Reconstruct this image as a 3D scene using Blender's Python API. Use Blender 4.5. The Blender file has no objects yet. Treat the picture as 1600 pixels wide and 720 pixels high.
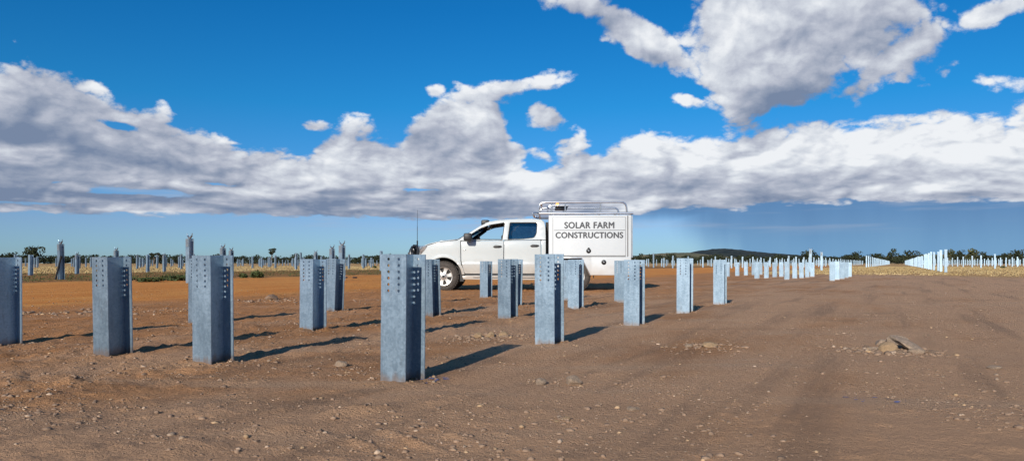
import bpy, bmesh, math, random
import numpy as np
from mathutils import Vector, Matrix
R = math.radians
random.seed(7)
scene = bpy.context.scene
COL = scene.collection

# ------------------------------------------------------------------ camera
F = 1155.0; HZ = 411.0; CH = 0.64          # focal length and horizon in photograph pixels, eye height in metres
cam_d = bpy.data.cameras.new('camera'); cam = bpy.data.objects.new('camera', cam_d); COL.objects.link(cam)
cam.location = (0, 0, CH); cam.rotation_euler = (R(90), 0, 0)
cam_d.sensor_width = 36; cam_d.lens = F / 1600 * 36; cam_d.shift_y = (HZ - 360) / 1600
cam_d.clip_start = 0.05; cam_d.clip_end = 20000
scene.camera = cam

# ------------------------------------------------------------------ colour management / sun / sky
scene.view_settings.view_transform = 'Standard'; scene.view_settings.look = 'None'
scene.view_settings.gamma = 1; scene.view_settings.exposure = 0.0
scene.view_settings.use_curve_mapping = False
scene.render.engine = 'CYCLES'
scene.cycles.use_denoising = True
scene.cycles.max_bounces = 5; scene.cycles.diffuse_bounces = 2; scene.cycles.glossy_bounces = 3; scene.cycles.transparent_max_bounces = 12
SUN_AZ = math.atan2(-0.335, -0.942); SUN_EL = R(22)
sd = bpy.data.lights.new('sun', 'SUN'); sd.energy = 5.0; sd.angle = R(0.53); sd.color = (1, 0.93, 0.84)
sun = bpy.data.objects.new('sun', sd); COL.objects.link(sun); sun.location = (-20, -50, 30)
to_sun = Vector((math.sin(SUN_AZ) * math.cos(SUN_EL), math.cos(SUN_AZ) * math.cos(SUN_EL), math.sin(SUN_EL)))
sun.rotation_euler = to_sun.to_track_quat('Z', 'Y').to_euler()

world = bpy.data.worlds.new('World'); scene.world = world; world.use_nodes = True
WT = world.node_tree; WT.nodes.clear()
class NT:
    def __init__(s, t): s.t = t
    def n(s, typ, **kw):
        nd = s.t.nodes.new(typ)
        for k, v in kw.items(): setattr(nd, k, v)
        return nd
    def link(s, a, b): s.t.links.new(a, b)
    def put(s, sock, v):
        if hasattr(v, 'is_linked') or isinstance(v, bpy.types.NodeSocket): s.t.links.new(v, sock)
        else: sock.default_value = v
    def m(s, op, a, b=0.0, c=0.0, clamp=False):
        nd = s.t.nodes.new('ShaderNodeMath'); nd.operation = op; nd.use_clamp = clamp
        s.put(nd.inputs[0], a); s.put(nd.inputs[1], b); s.put(nd.inputs[2], c)
        return nd.outputs[0]
    def ss(s, v, lo, hi, a=0.0, b=1.0):
        nd = s.t.nodes.new('ShaderNodeMapRange'); nd.interpolation_type = 'SMOOTHSTEP'
        s.put(nd.inputs[0], v); s.put(nd.inputs[1], lo); s.put(nd.inputs[2], hi); s.put(nd.inputs[3], a); s.put(nd.inputs[4], b)
        return nd.outputs[0]
    def xyz(s, x, y, z=0.0):
        nd = s.t.nodes.new('ShaderNodeCombineXYZ')
        s.put(nd.inputs[0], x); s.put(nd.inputs[1], y); s.put(nd.inputs[2], z); return nd.outputs[0]
    def sep(s, v):
        nd = s.t.nodes.new('ShaderNodeSeparateXYZ'); s.put(nd.inputs[0], v); return nd.outputs
    def noise(s, vec, scale, detail=8.0, rough=0.55, dist=0.0, dim='3D', col=False):
        nd = s.t.nodes.new('ShaderNodeTexNoise'); nd.noise_dimensions = dim
        s.put(nd.inputs['Vector'], vec); nd.inputs['Scale'].default_value = scale; nd.inputs['Detail'].default_value = detail
        nd.inputs['Roughness'].default_value = rough; nd.inputs['Distortion'].default_value = dist
        return nd.outputs['Color' if col else 'Fac']
    def mix(s, f, a, b, blend='MIX'):
        nd = s.t.nodes.new('ShaderNodeMix'); nd.data_type = 'RGBA'; nd.blend_type = blend
        s.put(nd.inputs[0], f); s.put(nd.inputs[6], a); s.put(nd.inputs[7], b); return nd.outputs[2]
    def vm(s, op, a, b=(0, 0, 0)):
        nd = s.t.nodes.new('ShaderNodeVectorMath'); nd.operation = op
        s.put(nd.inputs[0], a); s.put(nd.inputs[1], b); return nd.outputs[0] if op not in ('LENGTH', 'DOT_PRODUCT') else nd.outputs['Value']
    def curve(s, x, pts, x0, x1, y0, y1):
        nx = s.m('DIVIDE', s.m('SUBTRACT', x, x0), x1 - x0, clamp=True)
        nd = s.t.nodes.new('ShaderNodeFloatCurve'); c = nd.mapping.curves[0]; nd.mapping.use_clip = False
        P = sorted(((px - x0) / (x1 - x0), (py - y0) / (y1 - y0)) for px, py in pts)
        c.points[0].location = P[0]; c.points[1].location = P[-1]
        for p in P[1:-1]: c.points.new(*p)
        nd.mapping.update(); s.put(nd.inputs[1], nx)
        return s.m('ADD', s.m('MULTIPLY', nd.outputs[0], y1 - y0), y0)

def sky_dir(px, py):                         # photograph pixel -> (azimuth, tan elevation)
    a = math.atan((px - 800) / F); return a, (HZ - py) / F * math.cos(a)

def build_sky():
    W = NT(WT)
    sky = W.n('ShaderNodeTexSky', sky_type='NISHITA', sun_disc=False)
    sky.sun_elevation = SUN_EL; sky.sun_rotation = SUN_AZ % (2 * math.pi)
    sky.altitude = 300; sky.air_density = 1.0; sky.dust_density = 0.25; sky.ozone_density = 2.2
    tc = W.n('ShaderNodeTexCoord')
    d = W.sep(tc.outputs['Generated'])
    az = W.m('ARCTAN2', d[0], d[1])
    hyp = W.m('SQRT', W.m('ADD', W.m('MULTIPLY', d[0], d[0]), W.m('MULTIPLY', d[1], d[1])))
    t = W.m('DIVIDE', d[2], W.m('MAXIMUM', hyp, 0.02))
    # very clear air: the deep saturated blue of the photograph, sky strength 0.1
    gr = W.n('ShaderNodeValToRGB'); W.put(gr.inputs[0], W.m('DIVIDE', t, 0.4, clamp=True)); el = gr.color_ramp.elements
    SK = 0.1
    el[0].position = 0.05; el[0].color = (.38 * SK, .63 * SK, 1.08 * SK, 1); el[1].position = .85; el[1].color = (.045 * SK, .56 * SK, 1.0 * SK, 1)
    for p_, c_ in [(.13, (.40, .58, 1.0)), (.33, (.19, .58, 1.0)), (.52, (.085, .60, 1.0))]:
        e = el.new(p_); e.color = (*[v * SK for v in c_], 1)
    skycol = W.mix(1.0, sky.outputs[0], gr.outputs[0], 'MULTIPLY')
    # noise is sampled on the 3-D direction so that there is no seam behind; log height flattens the layers near the horizon
    def lift(tt): return W.m('MULTIPLY', W.m('LOGARITHM', W.m('ADD', W.m('MAXIMUM', tt, 0.0), 0.035), math.e), 0.36)
    P = W.xyz(d[0], d[1], lift(t))
    warp = W.noise(P, 7.0, 2, 0.5, col=True)
    wv = W.vm('SCALE', W.vm('SUBTRACT', warp, (0.5, 0.5, 0.5))); wv.node.inputs['Scale'].default_value = 0.075
    P2 = W.vm('ADD', P, wv)
    def puff(vec):                                # rounded billows: folded noise
        out = None
        for sc_, am in ((13.0, 1.0), (29.0, .6), (61.0, .35)):
            n = W.m('MULTIPLY', W.m('ABSOLUTE', W.m('SUBTRACT', W.noise(vec, sc_, 0, .5), 0.5)), am * 3.0)
            out = n if out is None else W.m('ADD', out, n)
        return W.m('SUBTRACT', out, 0.68)
    def soft(vec, dt=3): return W.m('MULTIPLY', W.m('SUBTRACT', W.noise(vec, 6.5, dt, 0.55), 0.5), 2.0)
    def fine(vec): return W.m('MULTIPLY', W.m('SUBTRACT', W.noise(vec, 24.0, 8, 0.70), 0.5), 2.0)
    # --- silhouette of the clouds
    top = [(0,118),(60,104),(130,112),(160,152),(250,166),(290,188),(340,205),(400,232),(450,238),(500,222),(560,206),(600,226),(640,205),(665,168),(720,148),(780,160),(800,215),(830,240),(880,232),(905,222),(935,240),(985,205),(1060,208),(1130,203),(1200,194),(1290,182),(1400,174),(1470,164),(1540,176),(1600,180)]
    bot = [(0,330),(200,332),(400,334),(600,338),(760,342),(900,338),(985,331),(1100,325),(1250,316),(1400,311),(1600,310)]
    tp = [sky_dir(*p) for p in top]; bp = [sky_dir(*p) for p in bot]
    tp += [(-3.1416, .2), (-2.6, .16), (-2.2, .22), (-1.7, .15), (-1.3, .24), (-0.95, .2), (0.75, .17), (1.2, .16), (1.7, .22), (2.2, .17), (2.7, .15), (3.1416, .2)]
    bp += [(-3.1416, .08), (-1.5, .08), (-0.8, .072), (0.8, .085), (1.6, .08), (3.1416, .08)]
    tops = W.curve(az, tp, -math.pi, math.pi, 0, .4); bots = W.curve(az, bp, -math.pi, math.pi, 0, .4)
    holes = [(215, 300, 130, 14, 0, 1.7), (650, 296, 120, 11, 0, 1.5), (180, 196, 45, 9, -10, 1.0), (480, 318, 150, 6, 0, .9), (845, 262, 45, 26, 0, 1.0), (70, 318, 120, 5, 0, .6), (760, 318, 60, 9, 0, .8), (340, 288, 70, 9, -4, 1.1), (90, 284, 60, 7, 3, .9), (540, 300, 50, 7, 0, .9)]
    blobs = [(1235, 30, 185, 118, -4, 1.7), (1205, 125, 112, 50, 0, 1.4), (1010, 66, 110, 34, -35, 1.1), (925, 14, 70, 20, -14, 0.7), (1250, -110, 300, 90, 0, 1.6), (1400, 95, 90, 34, 38, .95), (1548, 22, 72, 18, 14, 0.6), (862, 185, 32, 20, -15, .7), (1545, 125, 22, 9, 0, .2), (1476, 122, 36, 18, 40, .32), (790, 140, 85, 17, 14, .65), (490, 199, 24, 8, 0, .5), (902, 232, 14, 16, 0, .55), (850, 244, 30, 9, -10, .45), (680, 144, 18, 12, 0, .55), (1075, 158, 26, 12, -20, .5)]
    def blob(Fl, px, py, rx, ry, rot=0, k=1.0):
        s0, t0 = sky_dir(px, py)
        mp = W.n('ShaderNodeMapping', vector_type='TEXTURE'); W.put(mp.inputs[0], Fl)
        mp.inputs['Location'].default_value = (s0, t0, 0); mp.inputs['Rotation'].default_value = (0, 0, R(rot)); mp.inputs['Scale'].default_value = (rx / F, ry / F, 1)
        return W.m('MULTIPLY', W.m('SUBTRACT', 1.0, W.vm('LENGTH', mp.outputs[0])), k)
    wide = W.m('MAXIMUM', W.ss(W.m('ABSOLUTE', az), 0.75, 1.05), W.ss(t, 0.45, 0.62))
    fill_clouds = W.m('SUBTRACT', W.m('MULTIPLY', wide, 3.0), 3.3)  # unseen cloud cover added overhead and behind to neutralise the blue fill light
    def field(dx, dt):
        tt = W.m('ADD', t, dt); Fl = W.xyz(W.m('ADD', az, dx), tt)
        e_top = W.m('ADD', W.m('DIVIDE', W.m('SUBTRACT', tops, tt), 0.045), 0.10)
        e_bot = W.m('ADD', W.m('DIVIDE', W.m('SUBTRACT', tt, bots), 0.014), 0.25)
        f = W.m('MINIMUM', W.m('MINIMUM', e_top, e_bot), 1.25)
        for b in holes: f = W.m('SUBTRACT', f, W.m('MAXIMUM', blob(Fl, *b), 0.0))
        for b in blobs: f = W.m('MAXIMUM', f, blob(Fl, *b))
        f = W.m('MAXIMUM', f, fill_clouds)
        return f
    f0 = field(0.0, 0.0); f1 = field(-0.010, 0.022)
    s0_ = soft(P2); s1_ = soft(W.vm('ADD', P2, (-0.02, 0.0, 0.042)))
    p0 = puff(P2); p1 = puff(W.vm('ADD', P2, (-0.010, 0.0, 0.020)))
    g0 = fine(P); g1 = fine(W.vm('ADD', P, (-0.0045, 0.0, 0.009)))
    D = W.m('ADD', W.m('ADD', f0, W.m('MULTIPLY', s0_, 0.75)), W.m('ADD', W.m('MULTIPLY', p0, 0.42), W.m('MULTIPLY', g0, 0.55)))
    alpha = W.ss(D, 0.0, 0.33)
    # --- light on the cloud: what lies towards the sun shades what is here
    v = W.m('ADD', 0.62, W.m('MULTIPLY', W.m('SUBTRACT', p0, p1), 0.15))
    v = W.m('ADD', v, W.m('MULTIPLY', W.m('SUBTRACT', s0_, s1_), 1.0))
    v = W.m('ADD', v, W.m('MULTIPLY', W.m('SUBTRACT', g0, g1), 0.30))
    v = W.m('ADD', v, W.m('MULTIPLY', W.m('MAXIMUM', W.m('MINIMUM', W.m('SUBTRACT', f0, f1), 0.5), -0.6), 0.40))
    v = W.m('ADD', v, W.m('MULTIPLY', p0, 0.12))
    v = W.m('SUBTRACT', v, W.m('MULTIPLY', W.ss(D, 0.7, 2.2), 0.10))
    v = W.m('ADD', v, W.ss(az, -0.6, 0.5, -0.13, 0.09))
    Fl = W.xyz(az, t)
    for (b, k) in [((1230, 155, 130, 62, 0, 1.0), .55), ((60, 306, 230, 20, 0, 1.0), .45), ((160, 236, 380, 22, -9, 1.0), .34), ((1180, 300, 160, 26, 6, 1.0), .25), ((600, 322, 420, 14, 0, 1.), .3)]:
        v = W.m('SUBTRACT', v, W.m('MULTIPLY', W.m('MAXIMUM', blob(Fl, *b), 0.0), k))
    v = W.m('MAXIMUM', v, 0.0, clamp=True)
    cr = W.n('ShaderNodeValToRGB'); W.put(cr.inputs[0], v)
    el = cr.color_ramp.elements
    el[0].position = 0.08; el[0].color = (0.185, 0.245, 0.37, 1)
    el[1].position = 1.0; el[1].color = (0.86, 0.885, 0.92, 1)
    for p, c in [(0.35, (0.31, 0.36, 0.47, 1)), (0.58, (0.47, 0.505, 0.60, 1)), (0.8, (0.66, 0.70, 0.77, 1))]:
        e = el.new(p); e.color = c
    # distant shower hanging under the bank
    rn = W.noise(W.xyz(W.m('MULTIPLY', az, 22.0), W.m('MULTIPLY', t, 5.0), 0.0), 1.0, 3, 0.5)
    edge = W.m('ADD', W.m('ADD', az, W.m('MULTIPLY', t, 0.9)), W.m('MULTIPLY', W.m('SUBTRACT', rn, 0.5), 0.06))
    over = W.m('SUBTRACT', 1.0, W.ss(az, 1.0, 1.6))
    rain = W.ss(edge, 0.235, 0.33)
    topstrip = W.m('MULTIPLY', W.ss(az, 0.05, 0.2), W.ss(W.m('ADD', t, W.m('MULTIPLY', rn, 0.012)), 0.055, 0.075))
    rain = W.m('MULTIPLY', W.m('MULTIPLY', W.m('MAXIMUM', rain, topstrip), over), W.m('SUBTRACT', 1.0, W.ss(t, 0.09, 0.13)))
    rain = W.m('MULTIPLY', rain, W.m('ADD', 0.88, W.m('MULTIPLY', W.m('SUBTRACT', rn, 0.5), 0.25)), clamp=True)
    raincol = W.mix(W.ss(t, 0.0, 0.085), (0.155, 0.33, 0.565, 1), (0.10, 0.215, 0.42, 1))
    skycol = W.mix(rain, skycol, raincol)
    # thin streaks below the bank
    sn = W.noise(W.xyz(d[0], d[1], W.m('MULTIPLY', t, 14.0)), 5.0, 4, 0.55)
    st = W.m('MULTIPLY', W.ss(sn, 0.5, 0.72), W.m('MULTIPLY', W.ss(t, 0.028, 0.06), W.m('SUBTRACT', 1.0, W.ss(t, 0.09, 0.12))))
    skycol = W.mix(W.m('MULTIPLY', st, 0.5), skycol, (0.40, 0.46, 0.58, 1))
    out = W.mix(alpha, skycol, cr.outputs[0])
    bg = W.n('ShaderNodeBackground'); W.put(bg.inputs[0], out); bg.inputs[1].default_value = 1.0
    o = W.n('ShaderNodeOutputWorld'); W.link(bg.outputs[0], o.inputs[0])
    world.cycles.sampling_method = 'MANUAL'; world.cycles.sample_map_resolution = 512
build_sky()

# ------------------------------------------------------------------ helpers
def at(px, py):                              # pixel on flat ground -> world x, y
    d = F * CH / (py - HZ); return (px - 800) / F * d, d
RV = Vector((0.463, 0.887)).normalized(); QV = Vector((RV.y, -RV.x))
def tag(o, label=None, cat=None, group=None, kind=None):
    if label: o['label'] = label
    if cat: o['category'] = cat
    if group: o['group'] = group
    if kind: o['kind'] = kind
    return o
def empty(name, loc=(0, 0, 0), rz=0):
    o = bpy.data.objects.new(name, None); COL.objects.link(o); o.location = loc; o.rotation_euler = (0, 0, rz); o.empty_display_size = 0.2
    return o
def link_mesh(name, me, mat, parent=None, smooth=False):
    o = bpy.data.objects.new(name, me); COL.objects.link(o)
    if mat is not None and len(me.materials) == 0: me.materials.append(mat)
    if parent is not None: o.parent = parent
    if smooth: me.shade_smooth()
    return o
class MB:
    def __init__(s): s.v = []; s.f = []
    def add(s, vs, fs):
        b = len(s.v); s.v += [tuple(v) for v in vs]; s.f += [tuple(i + b for i in f) for f in fs]; return s
    def box(s, x0, x1, y0, y1, z0, z1):
        return s.add([(x, y, z) for z in (z0, z1) for y in (y0, y1) for x in (x0, x1)], [(0, 2, 3, 1), (4, 5, 7, 6), (0, 1, 5, 4), (2, 6, 7, 3), (0, 4, 6, 2), (1, 3, 7, 5)])
    def cbox(s, x0, x1, y0, y1, z0, z1, c):        # box with chamfered edges
        bm = bmesh.new(); bmesh.ops.create_cube(bm, size=1)
        for v in bm.verts: v.co = Vector(((x0 + x1) / 2 + v.co.x * (x1 - x0), (y0 + y1) / 2 + v.co.y * (y1 - y0), (z0 + z1) / 2 + v.co.z * (z1 - z0)))
        bmesh.ops.bevel(bm, geom=list(bm.edges), offset=c, segments=2, affect='EDGES', profile=0.5)
        return s.bm(bm)
    def bm(s, bm):
        bm.verts.index_update(); s.add([v.co for v in bm.verts], [[v.index for v in f.verts] for f in bm.faces]); bm.free(); return s
    def tube(s, pts, r, n=8, cap=True, r1=None):
        pts = [Vector(p) for p in pts]; vs = []; fs = []; k = len(pts)
        prev = None
        for i, p in enumerate(pts):
            d = ((pts[min(i + 1, k - 1)] - p).normalized() + (p - pts[max(i - 1, 0)]).normalized()).normalized()
            if prev is None:
                a = d.orthogonal().normalized()
            else:
                a = (prev - d * prev.dot(d)).normalized()
            prev = a; b = d.cross(a); rr = r if r1 is None else r + (r1 - r) * i / (k - 1)
            vs += [p + (a * math.cos(2 * math.pi * j / n) + b * math.sin(2 * math.pi * j / n)) * rr for j in range(n)]
        for i in range(k - 1):
            for j in range(n): fs.append((i * n + j, i * n + (j + 1) % n, (i + 1) * n + (j + 1) % n, (i + 1) * n + j))
        if cap: fs += [tuple(range(n))[::-1], tuple((k - 1) * n + j for j in range(n))]
        return s.add(vs, fs)
    def lathe(s, prof, n=40, c=(0, 0, 0), close=False):      # profile (radius, depth) spun about the y axis
        vs = []; k = len(prof)
        for j in range(n):
            a = 2 * math.pi * j / n
            vs += [(c[0] + r * math.cos(a), c[1] + y, c[2] + r * math.sin(a)) for r, y in prof]
        fs = [(j * k + i, j * k + i + 1, ((j + 1) % n) * k + i + 1, ((j + 1) % n) * k + i) for j in range(n) for i in range(k - 1)]
        if close: fs += [(j * k + k - 1, j * k, ((j + 1) % n) * k, ((j + 1) % n) * k + k - 1) for j in range(n)]
        return s.add(vs, fs)
    def mesh(s, name):
        me = bpy.data.meshes.new(name); me.from_pydata(s.v, [], s.f); me.update(); return me
    def build(s, name, mat, parent=None, smooth=False, bevel=0):
        me = s.mesh(name)
        bm = bmesh.new(); bm.from_mesh(me); bmesh.ops.recalc_face_normals(bm, faces=bm.faces); bm.to_mesh(me); bm.free()
        o = link_mesh(name, me, mat, parent)
        if smooth: me.shade_smooth(); me.set_sharp_from_angle(angle=R(38))
        if bevel:
            m = o.modifiers.new('bevel', 'BEVEL'); m.width = bevel; m.segments = 2; m.limit_method = 'ANGLE'
        return o

# ------------------------------------------------------------------ materials
def new_mat(name):
    m = bpy.data.materials.new(name); m.use_nodes = True; nt = NT(m.node_tree); p = m.node_tree.nodes['Principled BSDF']; return m, nt, p
def plain(name, col, rough=0.5, metal=0.0, var=0.0, scale=6, coat=0.0, bump=0.0, bscale=60, dirt=None):
    m, W, p = new_mat(name)
    p.inputs['Roughness'].default_value = rough; p.inputs['Metallic'].default_value = metal; p.inputs['Base Color'].default_value = (*col, 1)
    p.inputs['Coat Weight'].default_value = coat; p.inputs['Coat Roughness'].default_value = 0.06
    tc = W.n('ShaderNodeTexCoord')
    if var:
        n = W.noise(tc.outputs['Object'], scale, 6, 0.6)
        c = W.mix(W.ss(n, 0.3, 0.7), (*[x * (1 - var) for x in col], 1), (*[min(1, x * (1 + var)) for x in col], 1))
        if dirt:
            z = W.sep(tc.outputs['Object'])[2]
            f = W.m('MULTIPLY', W.ss(W.m('ADD', z, W.m('MULTIPLY', W.m('SUBTRACT', n, 0.5), 0.5)), dirt[1], 0.25), dirt[2])
            c = W.mix(f, c, (*dirt[0], 1))
        W.put(p.inputs['Base Color'], c)
    if bump:
        n = W.noise(tc.outputs['Object'], bscale, 4, 0.6)
        b = W.n('ShaderNodeBump'); b.inputs['Strength'].default_value = bump; b.inputs['Distance'].default_value = 0.01
        W.put(b.inputs['Height'], n); W.link(b.outputs[0], p.inputs['Normal'])
    return m
def steel_mat(name, dark=1.0):
    m, W, p = new_mat(name)
    tc = W.n('ShaderNodeTexCoord'); oi = W.n('ShaderNodeObjectInfo')
    off = W.vm('ADD', tc.outputs['Object'], W.xyz(W.m('MULTIPLY', oi.outputs['Random'], 37.0), W.m('MULTIPLY', oi.outputs['Random'], 11.0), 0.0))
    v = W.n('ShaderNodeTexVoronoi'); W.put(v.inputs['Vector'], off); v.inputs['Scale'].default_value = 75
    sp = W.sep(v.outputs['Color'])[0]
    big = W.noise(off, 3.5, 5, 0.6)
    st = W.noise(W.vm('MULTIPLY', off, (1, 1, 0.12)), 34, 4, 0.6)
    f = W.m('ADD', W.m('ADD', W.m('MULTIPLY', sp, 0.22), W.m('MULTIPLY', big, 0.75)), W.m('MULTIPLY', st, 0.45))
    c = W.mix(W.ss(f, 0.42, 1.02), (0.205 * dark, 0.29 * dark, 0.365 * dark, 1), (0.345 * dark, 0.455 * dark, 0.545 * dark, 1))
    pat = W.noise(W.vm('MULTIPLY', off, (1, 1, 0.6)), 9, 3, 0.5)
    c = W.mix(W.ss(pat, 0.66, 0.72, 0, 0.4), c, (0.25, 0.27, 0.30, 1))
    wh = W.noise(off, 40, 5, 0.7)
    c = W.mix(W.ss(wh, 0.62, 0.76, 0, 0.5), c, (0.55, 0.66, 0.75, 1))
    # splashed soil at the foot
    z = W.sep(tc.outputs['Object'])[2]
    c = W.mix(W.ss(W.m('ADD', z, W.m('MULTIPLY', W.m('SUBTRACT', st, 0.5), 0.10)), 0.055, 0.0, 0, 0.6), c, (0.30, 0.20, 0.135, 1))
    tone = W.m('ADD', 0.84, W.m('MULTIPLY', oi.outputs['Random'], 0.32))
    c = W.mix(1.0, c, W.xyz(tone, tone, tone), 'MULTIPLY')
    sc_n = W.noise(W.vm('MULTIPLY', off, (1, 1, .35)), 6.0, 7, .72)
    c = W.mix(W.ss(sc_n, .60, .66, 0, .35), c, (.16, .18, .20, 1))
    W.put(p.inputs['Base Color'], c); p.inputs['Metallic'].default_value = 0.72
    W.put(p.inputs['Roughness'], W.ss(f, 0.4, 1.1, 0.42, 0.55))
    b = W.n('ShaderNodeBump'); b.inputs['Strength'].default_value = 0.12; b.inputs['Distance'].default_value = 0.004
    W.put(b.inputs['Height'], W.m('ADD', big, W.m('MULTIPLY', sp, 0.1))); W.link(b.outputs[0], p.inputs['Normal'])
    return m
def soil_mat():
    m, W, p = new_mat('soil')
    g = W.n('ShaderNodeNewGeometry'); pos = g.outputs['Position']; s = W.sep(pos)
    q = W.m('ADD', W.m('MULTIPLY', s[0], QV.x), W.m('MULTIPLY', s[1], QV.y))
    r = W.m('ADD', W.m('MULTIPLY', s[0], RV.x), W.m('MULTIPLY', s[1], RV.y))
    wob = W.m('SUBTRACT', W.noise(pos, 0.22, 4, 0.6), 0.5)
    wob2 = W.m('SUBTRACT', W.noise(pos, 0.9, 5, 0.6), 0.5)
    streak = W.noise(W.xyz(W.m('MULTIPLY', q, 1.0), W.m('MULTIPLY', r, 0.12)), 1.6, 6, 0.62)
    fine = W.noise(pos, 60, 5, 0.7); mid = W.noise(pos, 7, 6, 0.62); big = W.noise(pos, 0.7, 5, 0.6)
    c = W.mix(W.ss(big, 0.34, 0.66), (0.321, 0.166, 0.077, 1), (0.477, 0.264, 0.134, 1))
    c = W.mix(W.ss(streak, 0.5, 0.68, 0, 0.75), c, (0.555, 0.306, 0.156, 1))
    c = W.mix(W.ss(mid, 0.53, 0.72, 0, 0.38), c, (0.536, 0.253, 0.094, 1))
    c = W.mix(W.ss(mid, 0.46, 0.28, 0, 0.6), c, (0.243, 0.126, 0.059, 1))
    spk = W.noise(pos, 26, 3, 0.6)
    c = W.mix(W.ss(spk, 0.64, 0.74, 0, 0.5), c, (0.700, 0.399, 0.183, 1))
    c = W.mix(W.ss(spk, 0.36, 0.26, 0, 0.45), c, (0.195, 0.105, 0.052, 1))
    c = W.mix(W.ss(fine, 0.35, 0.7, 0.0, 0.35), c, (0.584, 0.338, 0.183, 1))
    pale = W.m('MULTIPLY', W.ss(W.m('ADD', W.noise(W.xyz(W.m('MULTIPLY', q, .8), W.m('MULTIPLY', r, .25)), 1.0, 4, .6), W.m('MULTIPLY', q, .03)), .27, .50), .82)
    c = W.mix(pale, c, (0.530 * 1.04, 0.370 * 0.99, 0.261 * 0.92, 1))
    tr1 = W.noise(W.xyz(W.m('MULTIPLY', q, 2.6), W.m('MULTIPLY', r, .16)), 1.0, 5, .6)
    c = W.mix(W.ss(tr1, .5, .68, 0, .55), c, (.24, .165, .115, 1))
    tr2 = W.noise(W.xyz(W.m('MULTIPLY', s[0], .35), W.m('MULTIPLY', s[1], 1.7)), 1.0, 5, .62)
    c = W.mix(W.ss(tr2, .52, .68, 0, .5), c, (.50, .365, .26, 1))
    c = W.mix(W.ss(tr2, .45, .30, 0, .45), c, (.225, .155, .105, 1))
    # disturbed orange ground round the back rows, and the graded orange track
    qq = W.m('ADD', q, W.m('MULTIPLY', wob, 5.0))
    back = W.m('MULTIPLY', W.ss(qq, -3.0, -8.5), 0.45)
    c = W.mix(W.m('MULTIPLY', back, W.ss(mid, 0.35, 0.6, 0.45, 1.0)), c, (0.584, 0.253, 0.080, 1))
    orange = W.mix(W.ss(streak, 0.35, 0.7), (0.662, 0.253, 0.058, 1), (0.737, 0.360, 0.102, 1))
    tr = W.m('MULTIPLY', W.ss(qq, -9.6, -12.2), W.ss(qq, -27, -24))
    c = W.mix(W.m('MULTIPLY', tr, 0.92), c, orange)
    # weedy brown margin and the straw paddock beyond
    marg = W.ss(W.m('ADD', q, W.m('MULTIPLY', wob, 7.0)), -24.5, -27.0)
    brown = W.mix(W.ss(wob2, -0.12, 0.14), (0.214, 0.115, 0.048, 1), (0.457, 0.231, 0.080, 1))
    c = W.mix(marg, c, brown)
    green = W.m('MULTIPLY', W.m('MULTIPLY', W.ss(W.noise(pos, 0.33, 4, 0.6), 0.5, 0.62), marg), W.ss(q, -46, -36))
    c = W.mix(W.m('MULTIPLY', green, 0.7), c, (0.136, 0.131, 0.032, 1))
    straw = W.mix(W.ss(W.noise(pos, 0.5, 6, 0.7), 0.3, 0.7), (0.462, 0.256, 0.091, 1), (0.530, 0.391, 0.196, 1))
    far1 = W.ss(W.m('ADD', q, W.m('MULTIPLY', wob, 10.0)), -42.0, -50.0)
    far2 = W.m('MULTIPLY', W.ss(W.m('ADD', W.m('ADD', r, W.m('MULTIPLY', W.m('MAXIMUM', q, 0.0), 1.6)), W.m('MULTIPLY', wob, 9.0)), 40.0, 52.0), W.ss(q, -10.5, -7.5))
    far3 = W.ss(r, 130.0, 190.0)
    far = W.m('MAXIMUM', W.m('MAXIMUM', far1, far2), far3)
    c = W.mix(W.m('MULTIPLY', far, 0.93), c, straw)
    c = W.mix(1.0, c, (1.08, 1.0, .90, 1), 'MULTIPLY')        # iron-rich soil
    W.put(p.inputs['Base Color'], c); p.inputs['Roughness'].default_value = 0.95; p.inputs['Specular IOR Level'].default_value = 0.15
    b = W.n('ShaderNodeBump'); b.inputs['Strength'].default_value = 1.0; b.inputs['Distance'].default_value = 0.03
    h = W.m('ADD', W.m('MULTIPLY', fine, 0.28), W.m('ADD', W.m('MULTIPLY', W.noise(pos, 30, 6, 0.75), 0.8), W.m('MULTIPLY', spk, 0.35)))
    W.put(b.inputs['Height'], h); W.link(b.outputs[0], p.inputs['Normal'])
    return m
def glass_mat(name, tint, gloss=0.12, dark=0.0):
    m, W, p = new_mat(name); m.node_tree.nodes.remove(p)
    tr = W.n('ShaderNodeBsdfTransparent'); tr.inputs[0].default_value = (*tint, 1)
    gl = W.n('ShaderNodeBsdfGlossy'); gl.inputs['Roughness'].default_value = 0.02; gl.inputs[0].default_value = (0.9, 0.9, 0.9, 1)
    fr = W.n('ShaderNodeFresnel'); fr.inputs[0].default_value = 1.5
    mx = W.n('ShaderNodeMixShader'); W.put(mx.inputs[0], W.m('ADD', fr.outputs[0], gloss)); W.link(tr.outputs[0], mx.inputs[1]); W.link(gl.outputs[0], mx.inputs[2])
    o = m.node_tree.nodes['Material Output']; W.link(mx.outputs[0], o.inputs[0]); return m
def leaf_mat(name, a, b, scale=0.5):
    m, W, p = new_mat(name); g = W.n('ShaderNodeNewGeometry')
    n = W.noise(g.outputs['Position'], scale, 4, 0.6)
    W.put(p.inputs['Base Color'], W.mix(W.ss(n, 0.35, 0.65), (*a, 1), (*b, 1))); p.inputs['Roughness'].default_value = 0.7; p.inputs['Specular IOR Level'].default_value = 0.2
    return m
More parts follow.
